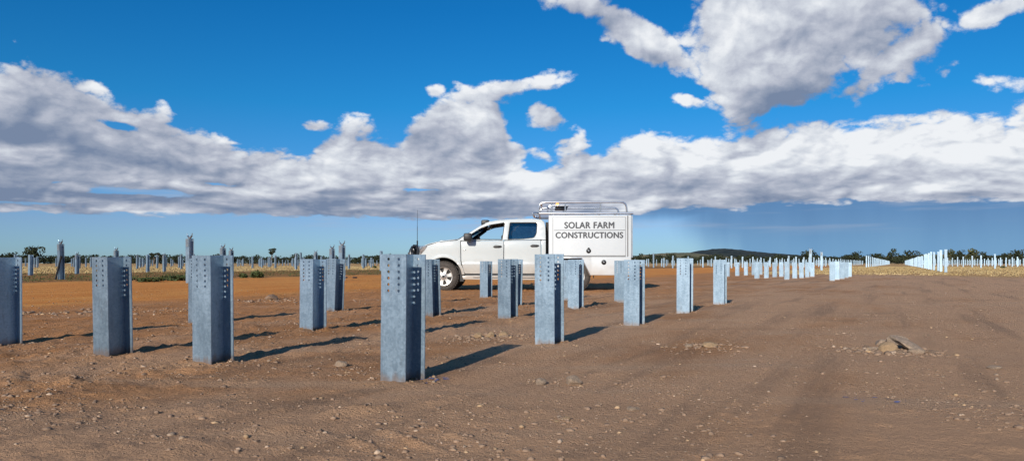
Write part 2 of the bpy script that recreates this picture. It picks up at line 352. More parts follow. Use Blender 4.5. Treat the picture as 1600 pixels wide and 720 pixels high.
M = dict(
    steel=steel_mat('galvanised_steel'), soil=soil_mat(),
    rock=plain('clay_rock', (0.378, 0.275, 0.189), 0.95, var=0.35, scale=9, bump=0.9, bscale=30),
    rock2=plain('brown_clod', (0.258, 0.172, 0.112), 0.97, var=0.3, scale=14, bump=0.9, bscale=40),
    rock3=plain('tan_clod', (0.396, 0.267, 0.150), 0.97, var=0.3, scale=14, bump=0.8, bscale=40),
    white=plain('white_paint', (0.535, 0.57, 0.565), 0.28, var=0.02, scale=3, coat=0.5, dirt=((0.36, 0.24, 0.14), 0.80, 0.60)),
    canopy=plain('white_canopy', (0.565, 0.595, 0.605), 0.35, var=0.02, scale=3, coat=0.2, dirt=((0.36, 0.25, 0.15), 0.75, 0.45)),
    trim=plain('black_plastic', (0.009, 0.009, 0.010), 0.5, var=0.2),
    bar=plain('black_bar', (0.02, 0.021, 0.023), 0.28, var=0.2, coat=0.3),
    under=plain('dark_underbody', (0.03, 0.027, 0.025), 0.8, var=0.3),
    seat=plain('grey_seat', (0.045, 0.047, 0.05), 0.8, var=0.2),
    lining=plain('grey_lining', (0.12, 0.12, 0.12), 0.8, var=0.1),
    tyre=plain('tyre_rubber', (0.06, 0.05, 0.042), 0.85, var=0.3, scale=20, bump=0.3, bscale=80),
    alloy=plain('alloy', (0.50, 0.48, 0.45), 0.38, metal=0.8, var=0.25),
    tube=plain('polished_tube', (0.60, 0.605, 0.61), 0.25, metal=0.9, var=0.08),
    letter=plain('grey_lettering', (0.055, 0.058, 0.066), 0.5, var=0.05),
    seam=plain('painted_seam_shadow', (0.16, 0.16, 0.16), 0.7, var=0.1),  # shade of the seams and sill gap is put into this grey
    glass=glass_mat('clear_glass', (0.80, 0.86, 0.84), 0.05), tint=glass_mat('tinted_glass', (0.55, 0.60, 0.64), 0.10),
    lamp=plain('lamp_lens', (0.42, 0.45, 0.48), 0.12, metal=0.7, var=0.5, scale=25, coat=0.6),
    leaf=leaf_mat('dark_leaf', (0.016, 0.022, 0.012), (0.045, 0.055, 0.026)), leaf2=leaf_mat('olive_leaf', (0.05, 0.06, 0.024), (0.11, 0.115, 0.05)),
    bush=leaf_mat('bush_leaf', (0.03, 0.045, 0.015), (0.085, 0.105, 0.035), 3), bark=plain('grey_bark', (0.13, 0.105, 0.085), 0.9, var=0.3),
    straw=leaf_mat('dry_grass', (0.30, 0.21, 0.09), (0.50, 0.39, 0.20), 0.3),
    hill=leaf_mat('wooded_hill', (0.018, 0.025, 0.022), (0.04, 0.047, 0.035), 0.02), hill2=leaf_mat('grass_hill', (0.14, 0.13, 0.065), (0.26, 0.21, 0.11), 0.008),
    paint=plain('blue_marking_paint', (0.10, 0.17, 0.42), 0.8, var=0.4, scale=40), chip=plain('pale_stone', (0.6, 0.57, 0.52), 0.9, var=0.2),
)
m, W, p = new_mat('amber_beacon'); p.inputs['Base Color'].default_value = (0.9, 0.33, 0.04, 1); p.inputs['Emission Color'].default_value = (1, 0.5, 0.12, 1); p.inputs['Emission Strength'].default_value = 2.5; p.inputs['Roughness'].default_value = 0.2
M['amber'] = m

# ------------------------------------------------------------------ ground: one sheet, fine near the camera, running to the horizon
def vnoise(x, y, seed=0):
    xi = np.floor(x).astype(np.int64); yi = np.floor(y).astype(np.int64); fx = x - xi; fy = y - yi
    fx = fx * fx * (3 - 2 * fx); fy = fy * fy * (3 - 2 * fy)
    def h(a, b):
        n = (a * 374761393 + b * 668265263 + seed * 974711) & 0xffffffff
        n = ((n ^ (n >> 13)) * 1274126177) & 0xffffffff
        return ((n ^ (n >> 16)) & 0xffff) / 65535.0
    return (h(xi, yi) * (1 - fx) + h(xi + 1, yi) * fx) * (1 - fy) + (h(xi, yi + 1) * (1 - fx) + h(xi + 1, yi + 1) * fx) * fy
def fbm(x, y, o=4, seed=0, g=0.5):
    s = 0; a = 1; t = 0
    for i in range(o): s = s + a * (vnoise(x * 2 ** i + 17.3 * i, y * 2 ** i - 9.1 * i, seed + i) - 0.5); t += a; a *= g
    return s / t * 2
def sstep(a, b, v):
    t = np.clip((v - a) / (b - a), 0, 1); return t * t * (3 - 2 * t)
def grid_xy(q, r): return q * QV.x + r * RV.x, q * QV.y + r * RV.y
ordn = ['nearest', 'second nearest', 'middle', 'second farthest', 'farthest']
rows_q = [(-2.41, 'right-hand'), (-4.0, 'second from right'), (-5.0, 'second from left'), (-6.62, 'leftmost')]
rows_r = {-2.41: [3.23, 5.16, 7.25, 9.29, 11.4], -4.0: [3.26, 5.25, 7.47, 9.5, 11.75], -5.0: [3.22, 5.24, 7.5, 9.55, 11.85], -6.62: [3.24, 5.33, 7.5, 9.6, 11.95]}
qfix = {(-4.0, 0): -3.93, (-4.0, 1): -3.88, (-4.0, 4): -4.12, (-5.0, 0): -4.89, (-5.0, 1): -4.91, (-5.0, 2): -5.08, (-5.0, 4): -5.17, (-6.62, 0): -6.28, (-6.62, 1): -6.55, (-6.62, 4): -6.83}
FEET = []
for q_, _n in rows_q:
    for k_, r_ in enumerate(rows_r[q_]):
        gx, gy = grid_xy(qfix.get((q_, k_), q_), r_ + 0.092); FEET.append((gx, gy))
def ground_h(x, y):
    x = np.asarray(x, float); y = np.asarray(y, float)
    d = np.hypot(x, y)
    q = x * QV.x + y * QV.y; r = x * RV.x + y * RV.y
    fade = 1 - sstep(25, 60, d)
    rough = 0.35 + 0.9 * sstep(-2.6, -4.2, q + 0.8 * fbm(x * .5, y * .5, 3, 5)) * (1 - sstep(-10, -14, q)) + 0.35 * sstep(-0.2, -2.2, x) * sstep(5, 3, y)
    h = 0.022 * fbm(x * 0.7, y * 0.7, 3, 1) + 0.018 * rough * fbm(x * 3, y * 3, 4, 2, 0.6)
    cl = fbm(x * 9, y * 9, 3, 3, 0.6)
    h = h + rough * 0.018 * np.clip(cl - 0.10, 0, 1) * 2 + rough * 0.0065 * fbm(x * 30, y * 30, 2, 4)
    h = h + rough * 0.012 * np.clip(fbm(x * 16, y * 16, 2, 14) - .2, 0, 1) * sstep(-2.5, -4, q)
    # grader / tyre streaks along the rows on the right
    h = h + 0.012 * sstep(0.0, 2.0, x) * fbm(q * 3.2, r * 0.3, 3, 6)
    # tyre tread ridges curving through the near foreground
    u = np.hypot(x - 1.0, y - 1.6)                      # arc about a point right of the camera
    ang = np.arctan2(y - 1.6, x - 1.0)
    band = sstep(1.45, 1.6, u) * sstep(2.25, 2.05, u) * sstep(1.95, 2.25, ang) * sstep(3.2, 2.9, ang)
    lug = np.sin(ang * 62 + u * 7 + 1.2 * fbm(x * 2, y * 2, 2, 8))
    h = h + band * (0.016 * np.clip(lug - 0.35, 0, 1) * (0.3 + sstep(-.2, .3, fbm(x * 4, y * 4, 2, 33))) * (0.7 + 0.6 * vnoise(x * 5, y * 5, 31)) - 0.003)
    b2 = sstep(0.10, 0.02, np.abs(u - 2.3)) * sstep(2.0, 2.3, ang) * sstep(3.3, 2.9, ang)
    h = h + 0.022 * b2 * (0.6 + fbm(x * 6, y * 6, 2, 9))
    h = h * fade
    lump = fbm(x * 11, y * 11, 2, 41)
    for gx, gy in FEET:                                  # heaved soil round the foot of each post
        e = np.hypot(x - gx, y - gy); near = e < .5
        if np.any(near): h = h + np.where(near, (0.016 * np.exp(-((e - .13) / .07) ** 2) * (.55 + 1.1 * lump)), 0)
    return h
def gpos(px, py):
    x, y = at(px, py); return x, y, float(ground_h(x, y))
def build_ground():
    def axis(core, lim, grow):
        a = list(core); s = a[-1] - a[-2]
        while a[-1] < lim: s *= grow; a.append(a[-1] + s)
        return a
    xs = axis(np.arange(0, 4.5, 0.016), 9000, 1.045); xs = np.array([-v for v in xs[:0:-1]] + xs)
    ys = [1.9]; 
    while ys[-1] < 12000:
        yv = ys[-1]; ys.append(yv + min(max(0.011, 0.0042 * yv * yv ** 0.55), 0.06 * yv))
    back = [1.9 - (1.06 ** k - 1) * 0.2 for k in range(1, 150)]
    back = [b for b in back if b > -400] + [-900.0]
    ys = np.array(back[::-1] + ys)
    X, Y = np.meshgrid(xs, ys); Z = ground_h(X, Y)
    nx, ny = len(xs), len(ys)
    co = np.stack([X, Y, Z], -1).reshape(-1, 3).astype(np.float32)
    i = np.arange(nx - 1)[None, :] + np.arange(ny - 1)[:, None] * nx
    quads = np.stack([i, i + 1, i + 1 + nx, i + nx], -1).reshape(-1, 4).astype(np.int32)
    me = bpy.data.meshes.new('ground'); me.vertices.add(len(co)); me.vertices.foreach_set('co', co.ravel())
    me.loops.add(quads.size); me.loops.foreach_set('vertex_index', quads.ravel())
    me.polygons.add(len(quads)); me.polygons.foreach_set('loop_start', np.arange(0, quads.size, 4, dtype=np.int32)); me.polygons.foreach_set('loop_total', np.full(len(quads), 4, np.int32))
    me.update(calc_edges=True); me.validate()
    tag(link_mesh('ground', me, M['soil'], smooth=True), kind='structure')
    print('ground verts', len(co))
build_ground()

# hills on the horizon
def build_hill(name, mat, d, prof, depth, seed, rough):
    xs = np.linspace(prof[0][0], prof[-1][0], 160); hs = np.interp(xs, [p[0] for p in prof], [HZ - p[1] for p in prof])
    hs = np.convolve(np.pad(hs, 4, 'edge'), np.ones(9) / 9, 'valid')
    mb = MB(); rows = 22; vs = []
    for j in range(rows):
        s = j / (rows - 1); k = math.sin(math.pi * min(1, s * 1.0)) ** 0.8
        for x, h in zip(xs, hs):
            y = d + depth * (s - 0.5); z = max(0, h / F * d) * k + (vnoise(np.array(x * 0.35), np.array(j * 0.9), seed) - 0.5) * rough * k - 0.5
            vs.append(((x - 800) / F * d, y, float(z)))
    n = len(xs)
    mb.add(vs, [(j * n + i, j * n + i + 1, (j + 1) * n + i + 1, (j + 1) * n + i) for j in range(rows - 1) for i in range(n - 1)])
    tag(mb.build(name, mat, smooth=True), kind='structure')
build_hill('hill', M['hill'], 3200, [(985, 411), (1040, 401), (1080, 394), (1105, 389.5), (1128, 387.5), (1150, 390), (1190, 394.5), (1240, 398.5), (1300, 402), (1380, 411)], 900, 3, 4)
build_hill('grassy_rise', M['hill2'], 1900, [(960, 411), (1000, 398), (1040, 394.5), (1075, 394), (1110, 398), (1150, 402), (1200, 411)], 400, 5, 1.5)
build_hill('grassy_rise', M['hill2'], 1700, [(1260, 411), (1350, 402), (1420, 399), (1450, 396.5), (1500, 397), (1560, 400), (1700, 402), (1800, 411)], 400, 8, 1.5)

# ------------------------------------------------------------------ steel posts
FW = 0.165; BD = 0.185; FT = 0.0065
def flange(mb, z0, z1, y, rows, top):
    """plate in local x-z at depth y..y+FT with two columns of round holes"""
    cx = 0.034; hs = 0.0145; rad = 0.0085
    ub = [-FW / 2, -cx - hs, -cx + hs, cx - hs, cx + hs, FW / 2]
    zc = [z1 - 0.027 - 0.034 * k for k in range(rows)]
    zb = [z0]
    for c in reversed(zc): zb += [c - hs, c + hs]
    zb += [z1]
    cells = []
    for i in range(5):
        for j in range(len(zb) - 1):
            if zb[j + 1] - zb[j] < 1e-5: continue
            hole = i in (1, 3) and j % 2 == 1
            a, b, c, d = ub[i], ub[i + 1], zb[j], zb[j + 1]
            if not hole:
                mb.add([(a, y, c), (b, y, c), (b, y, d), (a, y, d)], [(0, 1, 2, 3)]); mb.add([(a, y + FT, c), (b, y + FT, c), (b, y + FT, d), (a, y + FT, d)], [(3, 2, 1, 0)])
            else:
                mx, mz = (a + b) / 2, (c + d) / 2
                o = [(a, c), (mx, c), (b, c), (b, mz), (b, d), (mx, d), (a, d), (a, mz)]
                n = [(mx + rad * math.cos(R(225 + 45 * k)), mz + rad * math.sin(R(225 + 45 * k))) for k in range(8)]
                for yy in (y, y + FT):
                    mb.add([(u, yy, v) for u, v in o + n], [(k, (k + 1) % 8, 8 + (k + 1) % 8, 8 + k) if yy == y else (8 + k, 8 + (k + 1) % 8, (k + 1) % 8, k) for k in range(8)])
                mb.add([(u, y, v) for u, v in n] + [(u, y + FT, v) for u, v in n], [(k, (k + 1) % 8, 8 + (k + 1) % 8, 8 + k) for k in range(8)])
    a, b = -FW / 2, FW / 2
    mb.add([(a, y, z0), (a, y, z1), (a, y + FT, z1), (a, y + FT, z0)], [(3, 2, 1, 0)]); mb.add([(b, y, z0), (b, y, z1), (b, y + FT, z1), (b, y + FT, z0)], [(0, 1, 2, 3)])
    mb.add([(a, y, z1), (b, y, z1), (b, y + FT, z1), (a, y + FT, z1)], [(0, 1, 2, 3)])
def post_mesh(name, h, rows, simple=False):
    mb = MB(); z0 = -0.12
    if simple:
        for y in (0, BD - FT): mb.box(-FW / 2, FW / 2, y, y + FT, z0, h)
    else:
        flange(mb, z0, h, 0, rows, h); flange(mb, z0, h, BD - FT, rows, h)
    mb.box(-0.003, 0.003, FT + 0.0005, BD - FT - 0.0005, z0, h - 0.001)
    me = mb.mesh(name); me.materials.append(M['steel']); return me
ROT = math.atan2(QV.y, QV.x)                 # local x runs along QV, local y along RV
short_me = {k: post_mesh('steel_post', 0.685 + k, 6) for k in (-0.012, 0.0, 0.012)}
hs_ = sorted(short_me)
def place_post(x, y, me, name='steel_post', tilt=0.013, rz=None, z=None):
    o = bpy.data.objects.new(name, me); COL.objects.link(o)
    o.location = (x, y, float(ground_h(x, y)) * 0.5 if z is None else z)
    o.rotation_euler = (random.gauss(0, tilt), random.gauss(0, tilt), ROT + (random.gauss(0, 0.02) if rz is None else rz)); return o
for q, rn in rows_q:
    for k, r in enumerate(rows_r[q]):
        x, y = grid_xy(qfix.get((q, k), q), r)
        hk = 0.0 if (q, k) in [(-2.41, 0)] else random.choice(hs_)
        o = place_post(x, y, short_me[hk], rz=0.0 if q == -2.41 else None)
        tag(o, f'{ordn[k]} short galvanised post in the {rn} row of the foreground', 'post', 'short steel posts in the foreground grid')
far_cols = [('right-hand', [(1300, 438.9), (1308, 437.2), (1315.5, 435.7), (1322, 434.2), (1327.5, 432.8)]),
            ('second from right', [(1229, 436.8), (1241.5, 435.4), (1252, 434.2), (1261, 433.1), (1269, 432.2)]),
            ('second from left', [(1182, 435.7), (1197, 434.5), (1210, 433.3), (1220.5, 432.3), (1229.5, 431.6)]),
            ('leftmost', [(1136, 432.2), (1151.5, 431.2), (1165, 430.4), (1177, 429.8), (1188, 429.2)])]
for rn, pts in far_cols:
    for k, (px, py) in enumerate(pts):
        x, y = at(px, py)
        o = place_post(x, y, short_me[random.choice(hs_)])
        tag(o, f'{ordn[k]} short pale post, {rn} row of the far right cluster', 'post', 'short steel posts in the far cluster')

# tall posts: I-section with a slotted head plate and a forked bearing cradle
def cradle_mb():
    mb = MB(); n = 12; ro, ri = 0.115, 0.088; vs = []
    for i in range(n + 1):
        a = R(180 + 22 + (180 - 44) * i / n)
        for rr in (ri, ro):
            for yy in (-0.03, 0.03): vs.append((rr * math.cos(a), yy, rr * math.sin(a) + 0.118))
    fs = []
    for i in range(n):
        b = i * 4; c = b + 4
        fs += [(b, c, c + 1, b + 1), (b + 2, b + 3, c + 3, c + 2), (b, b + 2, c + 2, c), (b + 1, c + 1, c + 3, b + 3)]
    fs += [(0, 1, 3, 2), (n * 4, n * 4 + 2, n * 4 + 3, n * 4 + 1)]
    mb.add(vs, fs)
    for s in (-1, 1): mb.tube([(s * 0.095, 0, 0.07), (s * 0.125, 0, 0.15)], 0.016, 6)
    mb.box(-0.05, 0.05, -0.028, 0.028, -0.02, 0.018)
    return mb
cradle_me = cradle_mb().mesh('bearing_cradle'); cradle_me.materials.append(M['steel'])
pm = MB(); pm.box(-0.06, 0.06, -0.014, -0.002, -0.26, -0.01); pm.box(-0.035, -0.022, -0.018, -0.0145, -0.24, -0.05); pm.box(0.022, 0.035, -0.018, -0.0145, -0.24, -0.05)
plate_me = pm.mesh('head_plate'); plate_me.materials.append(plain('slotted_plate', (0.20, 0.23, 0.26), 0.5, metal=0.3, var=0.3, scale=30))
tall_cache = {}
def tall_post(x, y, h, label, group, fork=False):
    hk = round(h * 20) / 20
    if hk not in tall_cache: tall_cache[hk] = post_mesh('tall_steel_post', hk, 0, True)
    o = place_post(x, y, tall_cache[hk], 'tall_steel_post', 0.006, z=-0.02)
    tag(o, label, 'post', group)
    if fork:
        for me, nm, dy, dz in ((cradle_me, 'bearing_cradle', BD / 2, 0.02), (plate_me, 'head_plate', 0, 0)):
            c = bpy.data.objects.new(nm, me); COL.objects.link(c); c.parent = o; c.location = (0, dy, hk + dz)
    return o
def by_top(px, top, h): return (px - 800) / F * ((h - CH) * F / (HZ - top)), (h - CH) * F / (HZ - top)
TG = 'tall steel posts standing in the field'
def near_tall(px, base, top, label, fork=True, h=1.45):
    if base: x, y = at(px, base); h = (base - top) / F * y
    else: x, y = by_top(px, top, h)
    return tall_post(x, y, h - (0.13 if fork else 0), label, TG, fork)
near_tall(293, 442, 366, 'tallest forked steel post on the left, standing on the orange track edge')
p92 = near_tall(92, 437, 374, 'tall forked steel post with a dark diagonal brace, far left')
near_tall(179, None, 386, 'tall forked post rising behind the second short post from the left')
near_tall(118, 428, 394, 'forked post just right of the braced post on the far left')
near_tall(45, 430, 397, 'plain-topped post left of the braced post, without a fork', fork=False)
near_tall(229, 425.5, 397, 'flat-topped grey post left of the bushy gum tree', fork=False)
near_tall(255, 424.5, 395, 'thin forked post just right of the bushy gum tree')
near_tall(346, None, 381, 'taller of two forked posts rising behind the large left foreground post')
near_tall(359, None, 386, 'shorter of two forked posts rising behind the large left foreground post')
near_tall(531.5, None, 376, 'taller of the two forked posts behind the paired short posts left of centre')
near_tall(516.5, None, 382.5, 'shorter of the two forked posts behind the paired short posts left of centre')
near_tall(492, None, 390.5, 'forked post rising above the short post left of the forked pair')
near_tall(594.5, 423, 391, 'slim tall post just left of the nearest short post', fork=False)
near_tall(567, 419.5, 397, 'slim post between the forked pair and the nearest short post', fork=False)
near_tall(469, 420, 394, 'slim post just left of the paired short posts', fork=False)
near_tall(282, 421, 396, 'slim forked post just left of the tallest forked post')
near_tall(1213 + 53, 425, 387, 'taller of the two leading white posts above the far short cluster', fork=True)
near_tall(1283.5, 422.5, 392, 'shorter of the two leading white posts right of the far short cluster', fork=True)
near_tall(1021, 418, 395, 'tall white post just right of the canopy, nearer than its neighbours', fork=False)
# dark diagonal brace leaning on the far left post
bx, by = at(92, 437)
mb = MB(); a = Vector((bx - 0.07, by - 0.1, 0.0)); b = Vector((bx + 0.10, by - 0.04, 0.86))
mb.tube([a, b], 0.035, 6); mb.tube([b + Vector((0, 0, -.06)), b + Vector((0.02, 0, 0.05))], 0.05, 6)
tag(mb.build('brace', M['trim']), 'dark diagonal brace leaning against the far left forked post', 'brace')
# one near row of posts running away on the right, and the rows of both fields
cand = []
def row(off, d0, d1, step, h, cls):
    d = d0
    while d < d1:
        cand.append((0.522 * d + off + random.gauss(0, 0.05), d, h + random.gauss(0, 0.06), cls)); d += step * random.uniform(0.93, 1.07)
row(3.25, 50.5, 330, 5.0, 1.66, 0)
row(-4.7, 110, 420, 9.0, 1.75, 1)
row(11.0, 84, 330, 13.0, 1.75, 2); row(20.3, 118, 330, 7.0, 1.75, 2); row(29, 150, 330, 7.0, 1.75, 2); row(38, 150, 330, 8.0, 1.75, 2); row(47, 160, 330, 9, 1.75, 2)
for off in np.arange(-14, -34, -7.5): row(off, 95, 300, 7.2, 1.6, 3)
for off in np.arange(-36, -190, -7.5): row(off, 66 + random.uniform(0, 9), 250, 7.0, 1.5, 4)
keep = []; taken = [o.location.copy() for o in COL.objects if o.name.startswith('tall_steel_post')]
for x, y, h, c in cand:
    px = 800 + x / y * F
    if not -30 < px < 1630: continue
    if any((Vector((x, y, 0)) - t).length < 2.5 for t in taken): continue
    if c == 4 and random.random() < 0.22: continue
    keep.append((x, y, h, c))
keep.sort(key=lambda k: k[1] / k[2])
texts = ['white post in the long row beside the grassy lane on the right', 'white post in the row left of the grassy lane on the right', 'white post in the far right field of posts', 'thin white post in the distance beneath the dark hill', 'thin grey post among the distant posts of the left field']
grp = ['posts in the row right of the lane', 'posts in the row left of the lane', 'posts in the far right field', 'posts beneath the dark hill', 'distant posts of the left field']
nrow = 0
ZONES = [(92, 'left of the braced post'), (180, 'between the braced post and second short post'), (293, 'left of the tallest forked post'), (372, 'right of the tallest forked post'), (470, 'below the lone sparse gum'), (540, 'around the forked pair'), (640, 'left of the nearest short post'), (9999, 'right of the utility truck')]
for i, (x, y, h, c) in enumerate(keep[:275]):
    px = 800 + x / y * F; dist = 'nearer' if y < 105 else ('distant' if y < 160 else 'faint distant')
    lab = texts[c]
    if c == 4: lab = f'{dist} thin grey post ' + next(z for l, z in ZONES if px < l)
    elif c == 2: lab = f'{dist} white post in the right field, ' + ('between lane and olive tree' if px < 1520 else 'near the right edge')
    elif c == 3: lab = f'{dist} white post beneath the hill, ' + ('left of its summit' if px < 1128 else 'right of its summit')
    elif c == 0: lab = (['nearest', 'second nearest', 'third nearest', 'fourth nearest', 'fifth nearest', 'sixth nearest'][nrow] + ' white post of the long row beside the grassy lane') if nrow < 6 else 'far white post of the long row right of the grassy lane'; nrow += 1
    tall_post(x, y, h, lab, grp[c], fork=(c == 4 and y < 95 and random.random() < .5))
print('tall posts', len(keep))
mb = MB()
for x, y, h, c in keep[275:]:
    cs = [(a, b) for a, b in ((-FW / 2, 0), (FW / 2, 0), (FW / 2, BD), (-FW / 2, BD))]
    mb2 = [(x + a * QV.x + b * RV.x, y + a * QV.y + b * RV.y) for a, b in cs]
    mb.add([(u, v, -0.1) for u, v in mb2] + [(u, v, h) for u, v in mb2], [(0, 1, 5, 4), (1, 2, 6, 5), (2, 3, 7, 6), (3, 0, 4, 7), (4, 5, 6, 7)])
if mb.v: tag(mb.build('distant_posts', M['steel']), 'faint mass of the farthest white posts on the horizon', 'posts', kind='stuff')

# ------------------------------------------------------------------ trees
def leaf_cloud(mb, c, rad, n, size, rnd):
    for _ in range(n):
        while True:
            p = Vector((rnd.uniform(-1, 1), rnd.uniform(-1, 1), rnd.uniform(-1, 1)))
            if p.length < 1: break
        p = p * (p.length ** -0.35)
        p = Vector((p.x * rad[0], p.y * rad[1], p.z * rad[2])) + Vector(c)
        u = Vector((rnd.gauss(0, 1), rnd.gauss(0, 1), rnd.gauss(0, 1))).normalized(); w = u.orthogonal().normalized(); s = size * rnd.uniform(0.6, 1.3)
        w = (Matrix.Rotation(rnd.uniform(0, 6.28), 3, u) @ w); x = u.cross(w)
        mb.add([p - w * s - x * s * .4, p + w * s * .2 - x * s * .7, p + w * s + x * s * .3, p - w * s * .1 + x * s * .7], [(0, 1, 2, 3)])
def tree_variant(seed, sparse, w, h, leaf):
    rnd = random.Random(seed); tr = MB(); cr = MB()
    lean = rnd.uniform(-.08, .08) * h
    tr.tube([(0, 0, -0.3), (lean * .3, 0, h * .25), (lean, 0, h * .55)], 0.05 * h, 6, r1=0.025 * h)
    nl = 6 if sparse else 12
    for k in range(nl):
        a = 2 * math.pi * (k + rnd.uniform(-.3, .3)) / nl; rr = w * 0.5 * rnd.uniform(0.2, 0.78); z = h * (rnd.uniform(0.55, 0.92) if sparse else rnd.uniform(0.2, 0.88))
        if not sparse: rr *= math.sqrt(max(0.15, 1 - ((z / h - .5) / .5) ** 2 * 0.8))
        e = Vector((lean + rr * math.cos(a), rr * math.sin(a), z))
        tr.tube([(lean * .5, 0, h * rnd.uniform(.25, .5)), (lean + e.x * .5, e.y * .5, z * .75), e], 0.018 * h, 5, r1=0.006 * h)
        cs = w * (rnd.uniform(.12, .19) if sparse else rnd.uniform(.18, .27))
        leaf_cloud(cr, e + Vector((0, 0, h * .04)), (cs, cs, cs * (.5 if sparse else .72)), 34 if sparse else 46, leaf, rnd)
    return tr, cr
TREES = []
for i, (sp, w, h, mt) in enumerate([(0, 9, 7, 'leaf'), (0, 7, 7, 'leaf'), (0, 11, 6.5, 'leaf'), (1, 8, 8.5, 'leaf'), (1, 7, 9, 'leaf'), (0, 9, 7, 'leaf2'), (0, 12, 7, 'leaf')]):
    tr, cr = tree_variant(20 + i, sp, w, h, 0.5)
    a = tr.mesh('trunk'); a.materials.append(M['bark']); b = cr.mesh('crown'); b.materials.append(M[mt]); TREES.append((a, b, w, h))
def tree(px, top, wpx, label, var, d=None, group='trees along the horizon'):
    d = d or random.uniform(430, 520)
    a, b, w, h = TREES[var]
    H = (HZ - top) / F * d + CH; Wd = wpx / F * d
    o = empty('gum_tree', ((px - 800) / F * d, d, 0), random.uniform(-.5, .5)); o.scale = (Wd / w, Wd / w, H / h)
    for nm, me in (('trunk', a), ('crown', b)):
        c = bpy.data.objects.new(nm, me); COL.objects.link(c); c.parent = o
    tag(o, label, 'tree', group)
special = [(10, 395, 34, 'dark rounded tree at the far left edge', 0), (49, 388, 36, 'wide dark tree just left of the braced post', 2), (151, 397.5, 20, 'dark round tree behind the second short post from the left', 1), (240, 391, 26, 'flat-topped gum tree left of the tallest forked post', 3), (275, 398, 20, 'low bushy tree touching the tallest forked post', 0), (309, 399, 20, 'dark tree just right of the tallest forked post', 1), (335, 396, 15, 'small flat tree above the large left foreground post', 3), (402, 397.5, 12, 'small dark tree left of the lone sparse gum', 1), (424, 388.5, 20, 'lone sparse gum tree with open crown left of centre', 4), (456, 400, 18, 'dark squat tree between the sparse gum and paired posts', 0), (573, 399, 14, 'small tree right of the forked pair', 1), (605, 397, 14, 'tree half hidden by the nearest short post', 0),
           (1003, 396, 14, 'small dark tree touching the canopy rear', 1), (1262, 394, 34, 'broad dark tree behind the leading white post', 2), (1333, 394, 26, 'dark tree above the right edge of the far short cluster', 0), (1370, 397, 34, 'low wide trees left of the lane end', 6), (1398, 388.5, 16, 'tall rounded tree rising left of the lane end', 1), (1424, 392.5, 36, 'large dark flat-topped tree closing the lane', 6), (1484, 392, 18, 'pale olive tree right of the long post row', 5), (1497, 392, 20, 'dark tree right of the pale olive tree', 0), (1520, 391, 24, 'olive green rounded tree in the right tree line', 5), (1539, 393.5, 20, 'dark tree right of the olive rounded tree', 1), (1567, 396, 24, 'low dark tree near the right edge', 0), (1590, 393, 28, 'dark tree at the right edge of the picture', 2)]
for s in special: tree(*s)
rnd = random.Random(5); x = -10
while x < 640:
    tree(x, rnd.uniform(398.5, 403), rnd.uniform(17, 29), 'low dark tree of the horizon ' + next(z for l, z in ZONES if x < l), rnd.choice([0, 1, 2, 6]), rnd.uniform(530, 620)); x += rnd.uniform(8, 13)
x = 985
while x < 1340:
    tree(x, rnd.uniform(397.5, 402), rnd.uniform(16, 26), 'dark tree in the woods below the hill, ' + ('left of its summit' if x < 1128 else 'right of its summit'), rnd.choice([0, 1, 2, 6]), rnd.uniform(560, 680), 'trees below the hill'); x += rnd.uniform(8, 13)
while x < 1620:
    tree(x, rnd.uniform(398, 402.5), rnd.uniform(18, 30), 'low dark tree in the distant right tree line', rnd.choice([0, 1, 2, 6, 5]), rnd.uniform(530, 640)); x += rnd.uniform(8, 13)

# bushes and grass on the margin of the track
def bush(px, py, w, h, label, n=160):
    x, y = at(px, py); rnd = random.Random(px); o = empty('green_bush', (x, y, 0)); mb = MB(); st = MB()
    for k in range(7):
        a = rnd.uniform(0, 6.28); rr = w * .33 * rnd.random()
        leaf_cloud(mb, (rr * math.cos(a), rr * math.sin(a), h * rnd.uniform(.35, .6)), (w * .25, w * .25, h * .38), n // 7, 0.05, rnd)
        st.tube([(0, 0, -.05), (rr * math.cos(a), rr * math.sin(a), h * .6)], 0.012, 4)
    mb.build('foliage', M['bush'], o); st.build('stem', M['bark'], o)
    tag(o, label, 'bush', 'green bushes beyond the track')
bush(404, 434, .62, .34, 'rounded green bush right of the large left foreground post', 420)
bush(382, 434, .5, .2, 'low green weed clump touching the large left foreground post', 260)
bush(270, 438, 1.2, .22, 'low spreading green weeds left of the tallest forked post', 420)
bush(235, 440, 1.3, .16, 'flat green weeds nearest the second short post from the left', 360)
bush(585, 419, .6, .35, 'tiny green bush far off left of the nearest short post', 200)
bush(1566, 419, .8, .3, 'tiny tuft near the far right field', 200)
def scatter_grass(name, label, mat, n, pick, hgt, wid, seed, blades=5):
    rnd = random.Random(seed); mb = MB()
    for _ in range(n):
        x, y = pick(rnd)
        for k in range(blades):
            a = rnd.uniform(0, 6.28); h = hgt * rnd.uniform(.5, 1.3); w = wid * rnd.uniform(.7, 1.3); ox, oy = x + rnd.gauss(0, .12), y + rnd.gauss(0, .12)
            dx, dy = math.cos(a) * w, math.sin(a) * w; lx, ly = rnd.gauss(0, .4) * h, rnd.gauss(0, .4) * h
            mb.add([(ox - dx, oy - dy, -.01), (ox + dx, oy + dy, -.01), (ox + lx, oy + ly, h)], [(0, 1, 2)])
    tag(mb.build(name, M[mat]), label, 'grass', kind='stuff')
def pick_straw(r):
    while True:
        d = r.uniform(44, 150); q = r.uniform(-8, 60); x, y = grid_xy(q, d)
        if abs(x / y) < .75: return x, y
def pick_straw2(r):
    while True:
        d = r.uniform(45, 150); x = r.uniform(-.75, .1) * d
        if x * QV.x + d * QV.y < -45: return x, d
def pick_margin(r):
    while True:
        d = r.uniform(22, 70); x = r.uniform(-.75, .0) * d; q = x * QV.x + d * QV.y
        if -46 < q < -26: return x, d
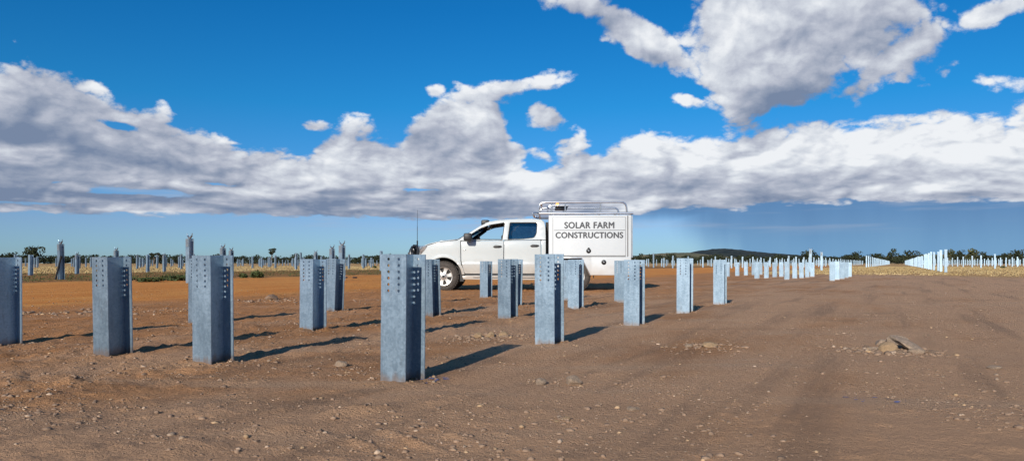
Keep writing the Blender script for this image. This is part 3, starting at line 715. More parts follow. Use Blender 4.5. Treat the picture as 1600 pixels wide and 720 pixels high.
scatter_grass('dry_grass', 'straw-coloured dry grass on the right beyond the dirt', 'straw', 6000, pick_straw, .07, .03, 1)
scatter_grass('dry_grass', 'straw-coloured dry grass of the far left paddock', 'straw', 6000, pick_straw2, .10, .04, 2)
scatter_grass('weeds', 'thin mixed weeds between track and left paddock', 'bush', 1300, pick_margin, .07, .02, 3)

# ------------------------------------------------------------------ rocks and clods
def rock_mesh(seed, flat=0.65, sub=2, jag=0.35):
    rnd = random.Random(seed); bm = bmesh.new(); bmesh.ops.create_icosphere(bm, subdivisions=sub, radius=1)
    pl = [(Vector((rnd.gauss(0, 1), rnd.gauss(0, 1), rnd.gauss(0, 1))).normalized(), rnd.uniform(.55, .9)) for _ in range(9)]
    for v in bm.verts:
        for n, d in pl:
            e = v.co.dot(n) - d
            if e > 0: v.co -= n * e
        v.co *= 1 + rnd.uniform(-.06, .06) * jag * 3
        v.co.z *= flat
    mb = MB(); mb.bm(bm); return mb
def rock(px, py, w, label, seed, mat='rock', flat=.65, sx=1.0, z=0.0, rot=None, group='loose rocks on the dirt'):
    x, y, g = gpos(px, py); s = w * y / F / 2
    o = rock_mesh(seed, flat).build('rock', M[mat]); o.location = (x, y, g + s * flat * .35 + z); o.scale = (s * sx, s, s); o.rotation_euler = rot or (0, 0, random.uniform(0, 6))
    tag(o, label, 'rock', group); return o
pile = 'rocks of the heap on the right'
rock(1388, 549, 30, 'pale upright clay block at the left of the rock heap', 1, 'rock3', .8, group=pile)
s = rock(1416, 547, 62, 'dark tilted clay slab leaning across the rock heap', 2, 'rock', .2, 1.0, 0.035, (0.3, 0.36, 0.1), pile)
rock(1402, 540, 34, 'rounded clay lump on top of the rock heap', 3, 'rock', .75, 1.0, 0.015, group=pile)
rock(1432, 552, 26, 'small clay lump under the slab of the rock heap', 4, 'rock', .5, group=pile)
rock(1366, 545, 24, 'crumbly clay lump at the left end of the rock heap', 5, 'rock', .5, group=pile)
rock(1354, 541, 16, 'small clod at the outer left of the rock heap', 6, 'rock2', .5, group=pile)
rock(1455, 551, 14, 'small clod at the outer right of the rock heap', 7, 'rock2', .5, group=pile)
rock(1378, 536, 26, 'clod at the back of the rock heap', 8, 'rock', .6, group=pile)
rock(748, 528, 16, 'leftmost pale clay lump between the nearest and middle posts', 11, 'rock3', .85)
rock(767, 527, 16, 'middle pale clay lump between the nearest and middle posts', 12, 'rock3', .8)
rock(786, 526, 18, 'rightmost pale clay lump between the nearest and middle posts', 13, 'rock3', .7)
rock(845, 597, 20, 'brown clod, left of the foreground pair right of the nearest post', 14, 'rock', .85)
rock(896, 597, 28, 'larger brown clod, right of the foreground pair', 15, 'rock', .75)
rock(1106, 541, 30, 'flat tan clod in front of the right-hand post row', 16, 'rock3', .4)
rock(1076, 540, 13, 'small tan clod left of the flat tan clod', 17, 'rock', .6)
rock(534, 569, 22, 'grey clod left of the nearest post', 18, 'rock', .7)
rock(885, 655, 14, 'small orange clod at the bottom centre', 19, 'rock3', .5)
rock(870, 657, 10, 'tiny orange clod beside the bottom centre clod', 20, 'rock3', .5)
rock(990, 640, 22, 'flat brown clod in the lower right foreground', 21, 'rock', .45)
rock(1553, 578, 22, 'low brown clod near the right edge', 22, 'rock', .45)
rock(425, 468, 22, 'dark low clod behind the large left foreground post', 23, 'rock2', .6)
rock(390, 551, 10, 'small orange clod right of the large left foreground post', 24, 'rock3', .6)
# black offcuts on the track
for k, (px, lab) in enumerate([(539, 'left of two black offcuts lying on the orange track'), (554.5, 'right of two black offcuts lying on the orange track')]):
    x, y = at(px, 434.5); o = MB().cbox(-.09, .09, -.12, .12, 0, .06, .015).build('black_offcut', M['trim']); o.location = (x, y, 0); o.rotation_euler = (0, 0, .3 * k)
    tag(o, lab, 'offcut', 'black offcuts on the track')
# scattered crumbs of soil
def crumbs():
    rng = np.random.default_rng(3)
    bm = bmesh.new(); bmesh.ops.create_icosphere(bm, subdivisions=1, radius=1); bm.verts.index_update()
    bv = np.array([v.co for v in bm.verts]); bf = np.array([[v.index for v in f.verts] for f in bm.faces]); bm.free()
    n = 95000
    d = 2.0 * 9 ** rng.random(n); x = rng.uniform(-.8, .8, n) * d; q = x * QV.x + d * QV.y
    w = np.where(q < -3.2, 1.0, np.where(x < 0, .55, .3)) * sstep(-.25, .35, fbm(x * 1.3, d * 1.3, 3, 21) + .25)
    s_ = np.minimum(.015, .0019 / np.maximum(.012, rng.random(n)) ** .48)
    ok = (rng.random(n) < w) & (s_ * F / d > .75)
    xs, ys, ss = [x[ok]], [d[ok]], [s_[ok]]
    def cluster(px, py, spx, n, smin, smax):
        x0, y0 = at(px, py); k = spx * y0 / F
        xs.append(x0 + rng.normal(0, k, n)); ys.append(y0 + rng.normal(0, k * 1.1, n)); ss.append(rng.uniform(smin, smax, n) * rng.random(n) ** .6)
    for c in [(1390, 548, 30, 320, .006, .034), (1345, 543, 26, 90, .006, .025), (1440, 553, 25, 80, .005, .02), (770, 527, 32, 190, .005, .03), (720, 535, 25, 70, .004, .015), (1110, 541, 36, 120, .005, .025), (985, 610, 45, 60, .003, .011), (1090, 620, 60, 70, .003, .011), (1400, 620, 50, 90, .003, .011), (1550, 650, 50, 60, .003, .011), (880, 655, 9, 30, .004, .012), (420, 470, 30, 90, .01, .05), (90, 490, 50, 150, .008, .045), (560, 580, 30, 90, .004, .015), (870, 596, 32, 60, .004, .012), (230, 486, 60, 90, .01, .04), (640, 470, 60, 90, .01, .035)]: cluster(*c)
    for gx, gy in FEET:
        k = 60; a = rng.uniform(0, 6.28, k); rr = np.abs(rng.normal(.15, .06, k)); xs.append(gx + rr * np.cos(a)); ys.append(gy + rr * np.sin(a)); ss.append(rng.uniform(.004, .016, k) * rng.random(k) ** .5)
    x = np.concatenate(xs); y = np.concatenate(ys); s_ = np.concatenate(ss); n = len(x); g = ground_h(x, y)
    kind = rng.choice(3, n, p=[.86, .09, .05])
    for k, (mt, lab) in enumerate([('rock2', 'small brown crumbs of soil strewn over the dirt'), ('rock', 'small tan crumbs of soil strewn over the dirt'), ('rock3', 'small orange crumbs of soil strewn over the dirt')]):
        i = np.where(kind == k)[0]; m_ = len(i); nv = len(bv)
        v = bv[None] * (1 + rng.uniform(-.3, .3, (m_, nv, 1))) * s_[i][:, None, None] * np.stack([rng.uniform(.7, 1.3, m_), rng.uniform(.7, 1.3, m_), rng.uniform(.4, .75, m_)], -1)[:, None, :]
        a = rng.uniform(0, 6.28, m_)[:, None]; c, sn = np.cos(a), np.sin(a)
        v = np.stack([v[..., 0] * c - v[..., 1] * sn + x[i][:, None], v[..., 0] * sn + v[..., 1] * c + y[i][:, None], v[..., 2] + (g[i] + s_[i] * .1)[:, None]], -1).reshape(-1, 3)
        f = (bf[None] + (np.arange(m_) * nv)[:, None, None]).reshape(-1, 3)
        me = bpy.data.meshes.new('soil_crumbs'); me.vertices.add(len(v)); me.vertices.foreach_set('co', v.astype(np.float32).ravel())
        me.loops.add(f.size); me.loops.foreach_set('vertex_index', f.astype(np.int32).ravel())
        me.polygons.add(len(f)); me.polygons.foreach_set('loop_start', np.arange(0, f.size, 3, dtype=np.int32)); me.polygons.foreach_set('loop_total', np.full(len(f), 3, np.int32))
        me.update(calc_edges=True)
        tag(link_mesh('soil_crumbs', me, M[mt]), lab, 'soil', kind='stuff')
    print('crumbs', n)
crumbs()
# blue marking paint on the dirt
def flecks(name, lab, px, py, n, sp, size, mat, seed):
    rnd = random.Random(seed); mb = MB(); x0, y0 = at(px, py)
    for _ in range(n):
        x = x0 + rnd.gauss(0, sp); y = y0 + rnd.gauss(0, sp * .9); s = size * rnd.uniform(.4, 1.3); k = 6
        vs = []
        for i in range(k):
            a = 6.283 * i / k; r = s * rnd.uniform(.5, 1.2); u, v = x + r * math.cos(a), y + r * math.sin(a) * .7; vs.append((u, v, float(ground_h(u, v)) + .005))
        mb.add(vs, [tuple(range(k))])
    tag(mb.build(name, M[mat]), lab, 'paint', kind='stuff')
flecks('blue_paint_flecks', 'blue marking paint flecks beside the nearest post', 676, 591, 26, .045, .011, 'paint', 1)
flecks('blue_paint_flecks', 'faint blue paint flecks low on the right', 1362, 628, 10, .06, .014, 'paint', 2)

# ------------------------------------------------------------------ the ute
S = 67.5; X0 = 805; Y0 = 454
WID = 1.76
def uc(px, py): return ((px - X0) / S, (Y0 - py) / S)
ute = empty('utility_truck', ((X0 - 800) / F * 17.1, 17.1, 0), R(-2.5))
tag(ute, 'white dual-cab utility truck with canopy and roof rack parked behind the posts', 'truck')
def fillet(pts, r, seg=4):
    out = []; n = len(pts)
    for i, p in enumerate(pts):
        rr = r
        if len(p) == 3: rr = p[2]
        a = Vector(pts[i - 1][:2]); b = Vector(p[:2]); c = Vector(pts[(i + 1) % n][:2])
        if rr <= 0: out.append(b[:]); continue
        d1 = min(rr, (a - b).length * .45); d2 = min(rr, (c - b).length * .45)
        p0 = b + (a - b).normalized() * d1; p1 = b + (c - b).normalized() * d2
        for k in range(seg + 1):
            t = k / seg; out.append(((1 - t) ** 2 * p0 + 2 * t * (1 - t) * b + t * t * p1)[:])
    return out
def bend(x, z):                                # inward offset of the body side
    y = 0.0
    if z > 1.10: y += (z - 1.10) * 0.27
    else: y += float(np.interp(z, [.3, .40, .52, .615, .64, .80, .96, 1.05, 1.10], [.085, .050, .022, .006, .020, .012, -.004, -.004, .0]))
    nose = -1.72
    if x < nose: y += 0.42 * (nose - x) ** 2
    return y
def panel(name, outline, holes, mat, parent, thick=0.03, bev=0.006, out=0.0, side=0, dobend=True, r=2.0, cut=True, smooth=True, width=WID):
    cu = bpy.data.curves.new('c', 'CURVE'); cu.dimensions = '2D'; cu.fill_mode = 'BOTH'; cu.extrude = max(1e-4, thick / 2 - bev); cu.bevel_depth = bev; cu.bevel_resolution = 1; cu.offset = -bev
    for pts in [outline] + list(holes):
        pp = [uc(*p) for p in fillet(pts, r)]
        sp = cu.splines.new('POLY'); sp.points.add(len(pp) - 1); sp.use_cyclic_u = True
        for s_, p in zip(sp.points, pp): s_.co = (p[0], p[1], 0, 1)
    ob = bpy.data.objects.new('c', cu); COL.objects.link(ob)
    dg = bpy.context.evaluated_depsgraph_get(); dg.update()
    me = bpy.data.meshes.new_from_object(ob.evaluated_get(dg)); bpy.data.objects.remove(ob); bpy.data.curves.remove(cu)
    bm = bmesh.new(); bm.from_mesh(me); bmesh.ops.remove_doubles(bm, verts=bm.verts, dist=1e-5)
    if cut and dobend:
        xs = [v.co.x for v in bm.verts]; zs = [v.co.y for v in bm.verts]
        for z in [.40, .46, .52, .57, .613, .642, .70, .80, .88, .96, 1.05, 1.10, 1.2, 1.3, 1.4, 1.5, 1.6]:
            if min(zs) < z < max(zs): bmesh.ops.bisect_plane(bm, geom=bm.verts[:] + bm.edges[:] + bm.faces[:], plane_co=(0, z, 0), plane_no=(0, 1, 0))
        x = math.ceil(min(xs) / .1) * .1
        while x < max(xs):
            if x < -1.6 or thick > .2: bmesh.ops.bisect_plane(bm, geom=bm.verts[:] + bm.edges[:] + bm.faces[:], plane_co=(x, 0, 0), plane_no=(1, 0, 0))
            x += .1
    for v in bm.verts:
        x, z, d = v.co.x, v.co.y, -v.co.z + thick / 2
        y = d - out + (bend(x, z) if dobend else 0)
        v.co = Vector((x, y if side == 0 else width - y, z))
    bmesh.ops.recalc_face_normals(bm, faces=bm.faces); bm.to_mesh(me); bm.free(); me.name = name; me.materials.clear()
    o = link_mesh(name, me, mat, parent)
    if smooth: me.shade_smooth(); me.set_sharp_from_angle(angle=R(30))
    return o
def arc(cx, cy, r, a0, a1, n=18): return [(cx + r * math.cos(R(a0 + (a1 - a0) * i / n)), cy - r * math.sin(R(a0 + (a1 - a0) * i / n)), 0) for i in range(n + 1)]
FWX, FWY, RWX, RWY = 692, 431, 898.5, 431
for sd_ in (0, 1):
    fender = [(656, 390, 0), (665, 383.5, 0), (680, 379.5, 0), (700, 376.3, 0), (719, 374.8, 1), (719.2, 408, 0), (723.5, 426, 1)] + arc(FWX, FWY, 29.5, 10, 168) + [(655, 425, 1), (648, 422, 3), (647, 404, 2)]
    panel('front_fender', fender, [], M['white'], ute, side=sd_, r=1)
    flare = arc(FWX, FWY, 33.5, 4, 150) + arc(FWX, FWY, 29, 150, 4)
    panel('wheel_flare', flare, [], M['white'], ute, side=sd_, out=0.022, thick=.06, bev=.012, r=1)
    fd = [(720, 376.4, 1), (787, 375.6, 1), (786, 427.3, 2), (726, 427.3, 2), (724.6, 424, 2), (720.2, 408, 4)]
    door = panel('front_door', fd, [], M['white'], ute, side=sd_)
    h = panel('handle', [(770, 385), (774, 382.5), (783, 383.4), (784.5, 384.6), (781, 386.6), (772, 386.6)], [], M['trim' if sd_ == 0 else 'trim'], door, side=sd_, out=.03, thick=.03, cut=False, bev=.004, r=1)
    rd = [(788, 375.6, 1), (844.8, 375, 1), (845, 427.3, 2), (787, 427.3, 2)]
    door = panel('rear_door', rd, [], M['white'], ute, side=sd_)
    panel('handle', [(828, 383.8), (832, 381.4), (841, 382.2), (842.5, 383.4), (839, 385.4), (830, 385.4)], [], M['trim'], door, side=sd_, out=.03, thick=.03, cut=False, bev=.004, r=1)
    panel('rear_cab_corner', [(845.8, 375, 1), (852.6, 374.8, 1), (852.6, 402, 1), (852, 428, 2), (846, 428, 1)], [], M['white'], ute, side=sd_)
    frame = [(713.5, 375.6, 0), (719, 371.8, 2), (735, 361.4, 2), (750, 352.0, 3), (760, 347.4, 3), (775, 343.9, 3), (800, 342.1, 3), (830, 341.5, 3), (845, 342.6, 4), (850.5, 347, 4), (852.2, 356, 3), (852.6, 374.1, 0)]
    fw = [(726, 373.9, 1), (734.5, 365.9, 2), (750, 356.0, 3), (765, 350.2, 3), (788.6, 346.6, 2), (785, 374.3, 1.5)]
    rw = [(796, 346.6, 2), (839.6, 346.8, 3), (838.6, 364, 3), (835, 371.3, 4), (815, 373.5, 4), (793, 374.1, 1.5)]
    panel('cab_side_frame', frame, [fw, rw], M['white'], ute, side=sd_, thick=.045)
    wr = lambda pts, k: [(p[0], p[1], p[2]) for p in pts]
    def seal(pts, parent):
        c = (sum(p[0] for p in pts) / len(pts), sum(p[1] for p in pts) / len(pts))
        inner = [(c[0] + (p[0] - c[0]) * .965, c[1] + (p[1] - c[1]) * .93, p[2]) for p in pts]
        return panel('window_seal', [(p[0], p[1], p[2]) for p in pts], [inner], M['trim'], parent, side=sd_, out=.004, thick=.03, bev=.002)
    seal(fw, ute); seal(rw, ute)
    panel('rear_window', rw, [], M['tint'], ute, side=sd_, out=-.012, thick=.006, bev=.001)
    if sd_ == 1: pass
    # sill and side step
    panel('sill', [(724, 427.8, 1), (856, 428.4, 1), (856, 431, 1), (726, 430.5, 1)], [], M['seam'], ute, side=sd_, out=-.02, thick=.05)
    panel('side_step', [(722, 430.2, 1), (852, 431.0, 1), (853, 437.2, 2), (724, 436.4, 2)], [[(740, 432.9, 0), (845, 433.6, 0), (845, 434.4, 0), (740, 433.7, 0)]], M['white'], ute, side=sd_, out=.07, thick=.14, bev=.012, dobend=False)
    # mirror
    mr = MB()
    yy = -0.20 if sd_ == 0 else WID + 0.20
    (xa, za), (xb, zb) = uc(726, 377), uc(738.5, 364.5)
    mr.cbox(xa, xb, yy - .09, yy + .09, za, zb, .035)
    mi = mr.build('door_mirror', M['trim'], ute, smooth=True)
    y_in = .05 if sd_ == 0 else WID - .05
    ar = MB(); ar.tube([((xa + xb) / 2, yy, za + .03), ((xa + xb) / 2 + .02, y_in, za + .01)], .028, 8); ar.build('mirror_arm', M['trim'], mi, smooth=True)
    panel('badge', [(722.5, 389.4, 0), (727.5, 389.2, 0), (727.5, 390.8, 0), (722.5, 391, 0)], [], M['tube'], ute, side=sd_, out=.004, thick=.004, bev=.001, cut=False)
    panel('headlight', [(652, 385.5, 1), (659, 383.2, 1), (667, 383.6, 1), (662, 390.5, 1), (655.5, 397, 1), (651, 396, 1)], [], M['lamp'], ute, side=sd_, out=.012, thick=.05, bev=.008, r=1)
    panel('lamp_reflector', [(653.5, 387, 1), (659, 385, 1), (664, 385.2, 1), (660.5, 390, 1), (655, 395, 1), (652.5, 394, 1)], [], M['tube'], ute, side=sd_, out=-.005, thick=.02, bev=.004, r=1, cut=False)
# surfaces spanning the width
def span(name, line, inset, crown, mat, n=9, thick=0.012, parent=ute):
    mb = MB(); vs = []; k = len(line)
    for (px, py) in line:
        x, z = uc(px, py)
        i0 = inset + bend(x, z)
        for j in range(n):
            t = j / (n - 1); vs.append((x - crown[1] * (1 - (2 * t - 1) ** 2), i0 + (WID - 2 * i0) * t, z + crown[0] * (1 - (2 * t - 1) ** 2)))
    mb.add(vs, [(i * n + j, i * n + j + 1, (i + 1) * n + j + 1, (i + 1) * n + j) for i in range(k - 1) for j in range(n - 1)])
    o = mb.build(name, mat, parent, smooth=True)
    s = o.modifiers.new('s', 'SOLIDIFY'); s.thickness = thick; s.offset = -1
    return o
span('hood', [(655, 387), (660, 383.6), (668, 380.6), (680, 377.9), (700, 374.9), (716, 373.2)], .03, (.035, .05), M['white'])
sc = MB(); (xa, za), (xb, zb) = uc(680, 377), uc(697, 374.5); sc.cbox(xa, xb, .62, 1.14, za - .06, za + .055, .03); sc.build('hood_scoop', M['white'], ute, smooth=True)
span('windscreen', [(716, 372.4), (735, 361.2), (757, 348.4)], .05, (.0, .10), M['glass'], thick=.005)
span('cowl', [(713, 374.5), (717, 372.8), (721, 374.5)], .06, (.0, .1), M['trim'])
span('roof', [(757, 348), (764, 345.6), (776, 343.6), (800, 341.9), (830, 341.3), (845, 342.6), (850.4, 346.5)], .0, (.035, .0), M['white'], thick=.03)
span('headliner', [(762, 349), (776, 346.6), (800, 345), (830, 344.4), (846, 345.5)], .06, (.03, 0), M['lining'])
bk = MB(); (xa, za), (xb, zb) = uc(849.5, 428), uc(851, 376); bk.box(xa, xb, .06, WID - .06, za, zb)
bk.build('rear_cab_panel', M['white'], ute)
rg = MB(); (xa, za), (xb, zb) = uc(849.8, 375.5), uc(850.6, 348); rg.box(xa, xb, .16, WID - .16, za, zb); rg.build('rear_cab_window', M['tint'], ute)
mb = MB(); (xa, za), (xb, zb) = uc(852.4, 425), uc(857, 346); mb.box(xa, xb, .30, WID - .30, za, zb); mb.build('cab_gap_shade', M['under'], ute)  # dark box added to stand in for the shade between cab and canopy
# nose
ns = MB(); (xa, za), (xb, zb) = uc(646.5, 424), uc(655, 386.5)
ns.cbox(xa, xb, .30, WID - .30, za, zb, .03); ns.build('grille', M['trim'], ute, smooth=True)
bp_ = MB(); (xa, za), (xb, zb) = uc(644, 425), uc(652, 402); bp_.cbox(xa, xb, .12, WID - .12, za, zb, .05); bp_.build('front_bumper', M['white'], ute, smooth=True)
bb = empty('bull_bar'); bb.parent = ute
mb = MB(); (xa, za), (xb, zb) = uc(636, 417), uc(645.5, 402); mb.cbox(xa, xb, .02, WID - .02, za, zb, .04); mb.build('lower_beam', M['bar'], bb, smooth=True)
mb = MB(); (xa, za), (xb, zb) = uc(635, 404), uc(645, 393); mb.cbox(xa, xb, .05, .62, za, zb, .03); mb.build('wing', M['bar'], bb, smooth=True); mb = MB(); mb.cbox(xa, xb, WID - .62, WID - .05, za, zb, .03); mb.build('wing', M['bar'], bb, smooth=True)
def P3(px, py, y): x, z = uc(px, py); return (x, y, z)
mb = MB(); mb.tube([P3(640, 400, .07), P3(639.5, 391, .08), P3(642, 385.5, .13), P3(642, 384.6, .3), P3(642, 384.2, .88), P3(642, 384.6, 1.46), P3(642, 385.5, 1.63), P3(639.5, 391, 1.68), P3(640, 400, 1.69)], .036, 10); mb.build('top_hoop', M['bar'], bb, smooth=True)
mb = MB(); mb.tube([P3(650, 399, .10), P3(651.5, 390, .10), P3(649, 383.5, .12), P3(643, 383.2, .16)], .03, 8); mb.tube([P3(650, 399, 1.66), P3(651.5, 390, 1.66), P3(649, 383.5, 1.64), P3(643, 383.2, 1.60)], .03, 8); mb.build('side_hoop', M['bar'], bb, smooth=True)
for y in (.58, 1.18):
    mb = MB(); (xa, za), (xb, zb) = uc(638, 404), uc(645, 384.5); mb.cbox(xa, xb, y - .03, y + .03, za, zb, .012); mb.build('upright', M['bar'], bb, smooth=True)
for y in (.40, 1.36):
    dl = MB(); x, z = uc(640, 393); dl.lathe([(0.0, -.05), (.07, -.05), (.085, -.02), (.085, .04), (.06, .06), (0, .06)], 20)
    o = dl.build('driving_light', M['bar'], bb, smooth=True); o.rotation_euler = (0, 0, R(-90)); o.location = (x, y, z + .05)
mb = MB(); mb.box(*[uc(644.5, 384)[0] - .02, uc(644.5, 384)[0] + .06], .22, .34, uc(0, 386)[1], uc(0, 383.2)[1]); mb.build('aerial_bracket', M['bar'], bb)
x, z = uc(649.3, 386)
mb = MB(); mb.tube([(x, .16, z - .05), (x, .16, z + .16)], .017, 8); mb.tube([(x, .16, z + .16), (x, .16, z + .50)], .007, 6); mb.tube([(x, .16, z + .5), (x + .005, .16, z + .88)], .005, 6, r1=.0035)
mb.build('whip_aerial', M['trim'], bb)
# snorkel on the far side
mb = MB(); (xa, za), (xb, zb) = uc(745.5, 350.5), uc(756, 345.0); zz = .05
mb.cbox(xa - .03, xb + .02, WID - .36, WID - .22, za + zz, zb + zz + .06, .035); mb.tube([((xa + xb) / 2 + .02, WID - .28, za + zz + .02), ((xa + xb) / 2 - .02, WID - .22, za - .08), ((xa + xb) / 2 - .28, WID - .12, za - .26), ((xa + xb) / 2 - .48, WID - .03, za - .5)], .045, 10)
mb.build('snorkel', M['trim'], ute, smooth=True)
# inside of the cab
ins = empty('cab_interior'); ins.parent = ute
mb = MB(); (xa, za), (xb, zb) = uc(716, 428), uc(852, 420); mb.box(xa, xb, .05, WID - .05, za, zb); mb.build('cab_floor', M['under'], ins)
mb = MB(); (xa, za), (xb, zb) = uc(717, 400), uc(733, 374.8); mb.cbox(xa, xb, .08, WID - .08, za, zb, .05); mb.build('dashboard', M['seat'], ins, smooth=True)
for sx in (775, 828):
    for y in (.42, 1.34):
        mb = MB(); x, z = uc(sx, 400); mb.cbox(x - .5, x, y - .24, y + .24, z - .22, z - .02, .06); mb.build('seat_cushion', M['seat'], ins, smooth=True)
        mb = MB(); mb.cbox(x - .06, x + .08, y - .23, y + .23, z - .05, uc(0, 374.5)[1], .05)
        for v in range(len(mb.v)): a = mb.v[v]; mb.v[v] = (a[0] + (a[2] - z) * .25, a[1], a[2])
        mb.build('seat_back', M['seat'], ins, smooth=True)
        mb = MB(); mb.cbox(x + .10, x + .19, y - .13, y + .13, uc(0, 373)[1], uc(0, 363.5 if sx > 800 else 366)[1], .035); mb.build('headrest', M['seat'], ins, smooth=True)
mb = MB(); x, z = uc(741, 377)
mb.tube([(x - .08 + .06 * (math.sin(a)), 1.34 + .19 * math.cos(a), z + .02 + .19 * math.sin(a) * .9) for a in [2 * math.pi * k / 20 for k in range(21)]], .016, 8); mb.tube([(x - .1, 1.34, z), (x - .3, 1.34, z - .12)], .03, 8)
mb.build('steering_wheel', M['trim'], ins, smooth=True)
mb = MB(); (xa, za), (xb, zb) = uc(758, 355.5), uc(760, 352); mb.cbox(xa, xb, .76, 1.0, za, zb, .012); mb.build('rear_view_mirror', M['trim'], ins, smooth=True)
# chassis
ch = MB()
for y in (.42, 1.24): ch.box(uc(660, 0)[0], uc(980, 0)[0], y, y + .10, .48, .62)
ch.box(uc(724, 0)[0], uc(850, 0)[0], .5, 1.3, .36, .5); ch.build('chassis', M['under'], ute)
mb = MB()
for wx in (FWX, RWX): x = uc(wx, 0)[0]; mb.tube([(x, .2, .34), (x, 1.56, .34)], .06, 10); mb.lathe([(0, -.15), (.12, -.14), (.16, 0), (.12, .14), (0, .15)], 14, (x, .88, .34))
mb.build('axle', M['under'], ute, smooth=True)
ar = MB()
for y0 in (.03, WID - .5):
    x, z = uc(FWX, FWY); vs = []; n = 16
    for i in range(n + 1):
        a = R(-5 + 190 * i / n)
        for yy in (y0, y0 + .47): vs.append((x + .455 * math.cos(a), yy, z + .455 * math.sin(a)))
    ar.add(vs, [(2 * i, 2 * i + 1, 2 * i + 3, 2 * i + 2) for i in range(n)]); 
ar.box(uc(662, 0)[0], uc(722, 0)[0], .48, 1.28, .5, 1.05)
ar.build('wheel_arch_liner', M['under'], ute)
mf = MB(); (xa, za), (xb, zb) = uc(717.5, 440), uc(724.5, 425.5); mf.cbox(xa, xb, .06, .26, za, zb, .012); mf.build('mud_flap', M['trim'], ute)
# wheels
RW = 0.345
def wheel(px, y_out, flip):
    w = empty('wheel'); w.parent = ute; x = uc(px, 0)[0]; w.location = (x, y_out, RW - .012); w.rotation_euler = (0, 0, math.pi if flip else 0)
    t = MB(); prof = [(.200, .03), (.215, .0), (.25, -.012), (.30, -.006), (.328, .012), (.343, .04), (RW, .075), (RW, .19), (.343, .225), (.328, .25), (.30, .268), (.24, .27), (.20, .24)]
    t.lathe(prof, 48)
    for k in range(40):
        a = 2 * math.pi * k / 40; 
        for yy, off in ((.05, 0), (.16, .5)):
            aa = a + off * math.pi / 20; c, s = math.cos(aa), math.sin(aa)
            q_ = [(u, v, wv) for wv in (RW - .01, RW + .012) for v in (yy - .03, yy + .05) for u in (-.017, .017)]
            t.add([(wv * c - u * s, v, wv * s + u * c) for u, v, wv in q_], [(0, 2, 3, 1), (4, 5, 7, 6), (0, 1, 5, 4), (2, 6, 7, 3), (0, 4, 6, 2), (1, 3, 7, 5)])
    t.build('tyre', M['tyre'], w, smooth=True)
    r = MB(); r.lathe([(.218, .0), (.214, -.008), (.200, -.004), (.190, .02), (.188, .22)], 48)
    for k in range(6):
        a0 = 2 * math.pi * k / 6 + .2; vs = []
        for rr, hw, yy in ((.05, .040, .012), (.12, .034, .022), (.196, .052, .012)):
            for dy in (0, .03):
                for s in (-1, 1):
                    u = s * hw; vs.append((rr * math.cos(a0) - u * math.sin(a0), yy + dy, rr * math.sin(a0) + u * math.cos(a0)))
        fs = []
        for i in range(2):
            b = i * 4; c = b + 4
            fs += [(b, b + 1, c + 1, c), (b + 2, c + 2, c + 3, b + 3), (b, c, c + 2, b + 2), (b + 1, b + 3, c + 3, c + 1)]
        r.add(vs, fs)
    r.lathe([(.0, -.004), (.045, .0), (.062, .006), (.075, .012), (.085, .04)], 24)
    rim = r.build('rim', M['alloy'], w, smooth=True)
    hb = MB(); hb.lathe([(0, -.012), (.026, -.010), (.034, -.002), (.034, .01)], 18); hb.build('hub_cap', M['trim'], rim, smooth=True)
    bd = MB(); bd.lathe([(0, .06), (.187, .06), (.187, .08), (0, .08)], 32); bd.build('brake_disc', M['under'], w)
for px in (FWX, RWX): wheel(px, .02, False); wheel(px, WID - .02, True)
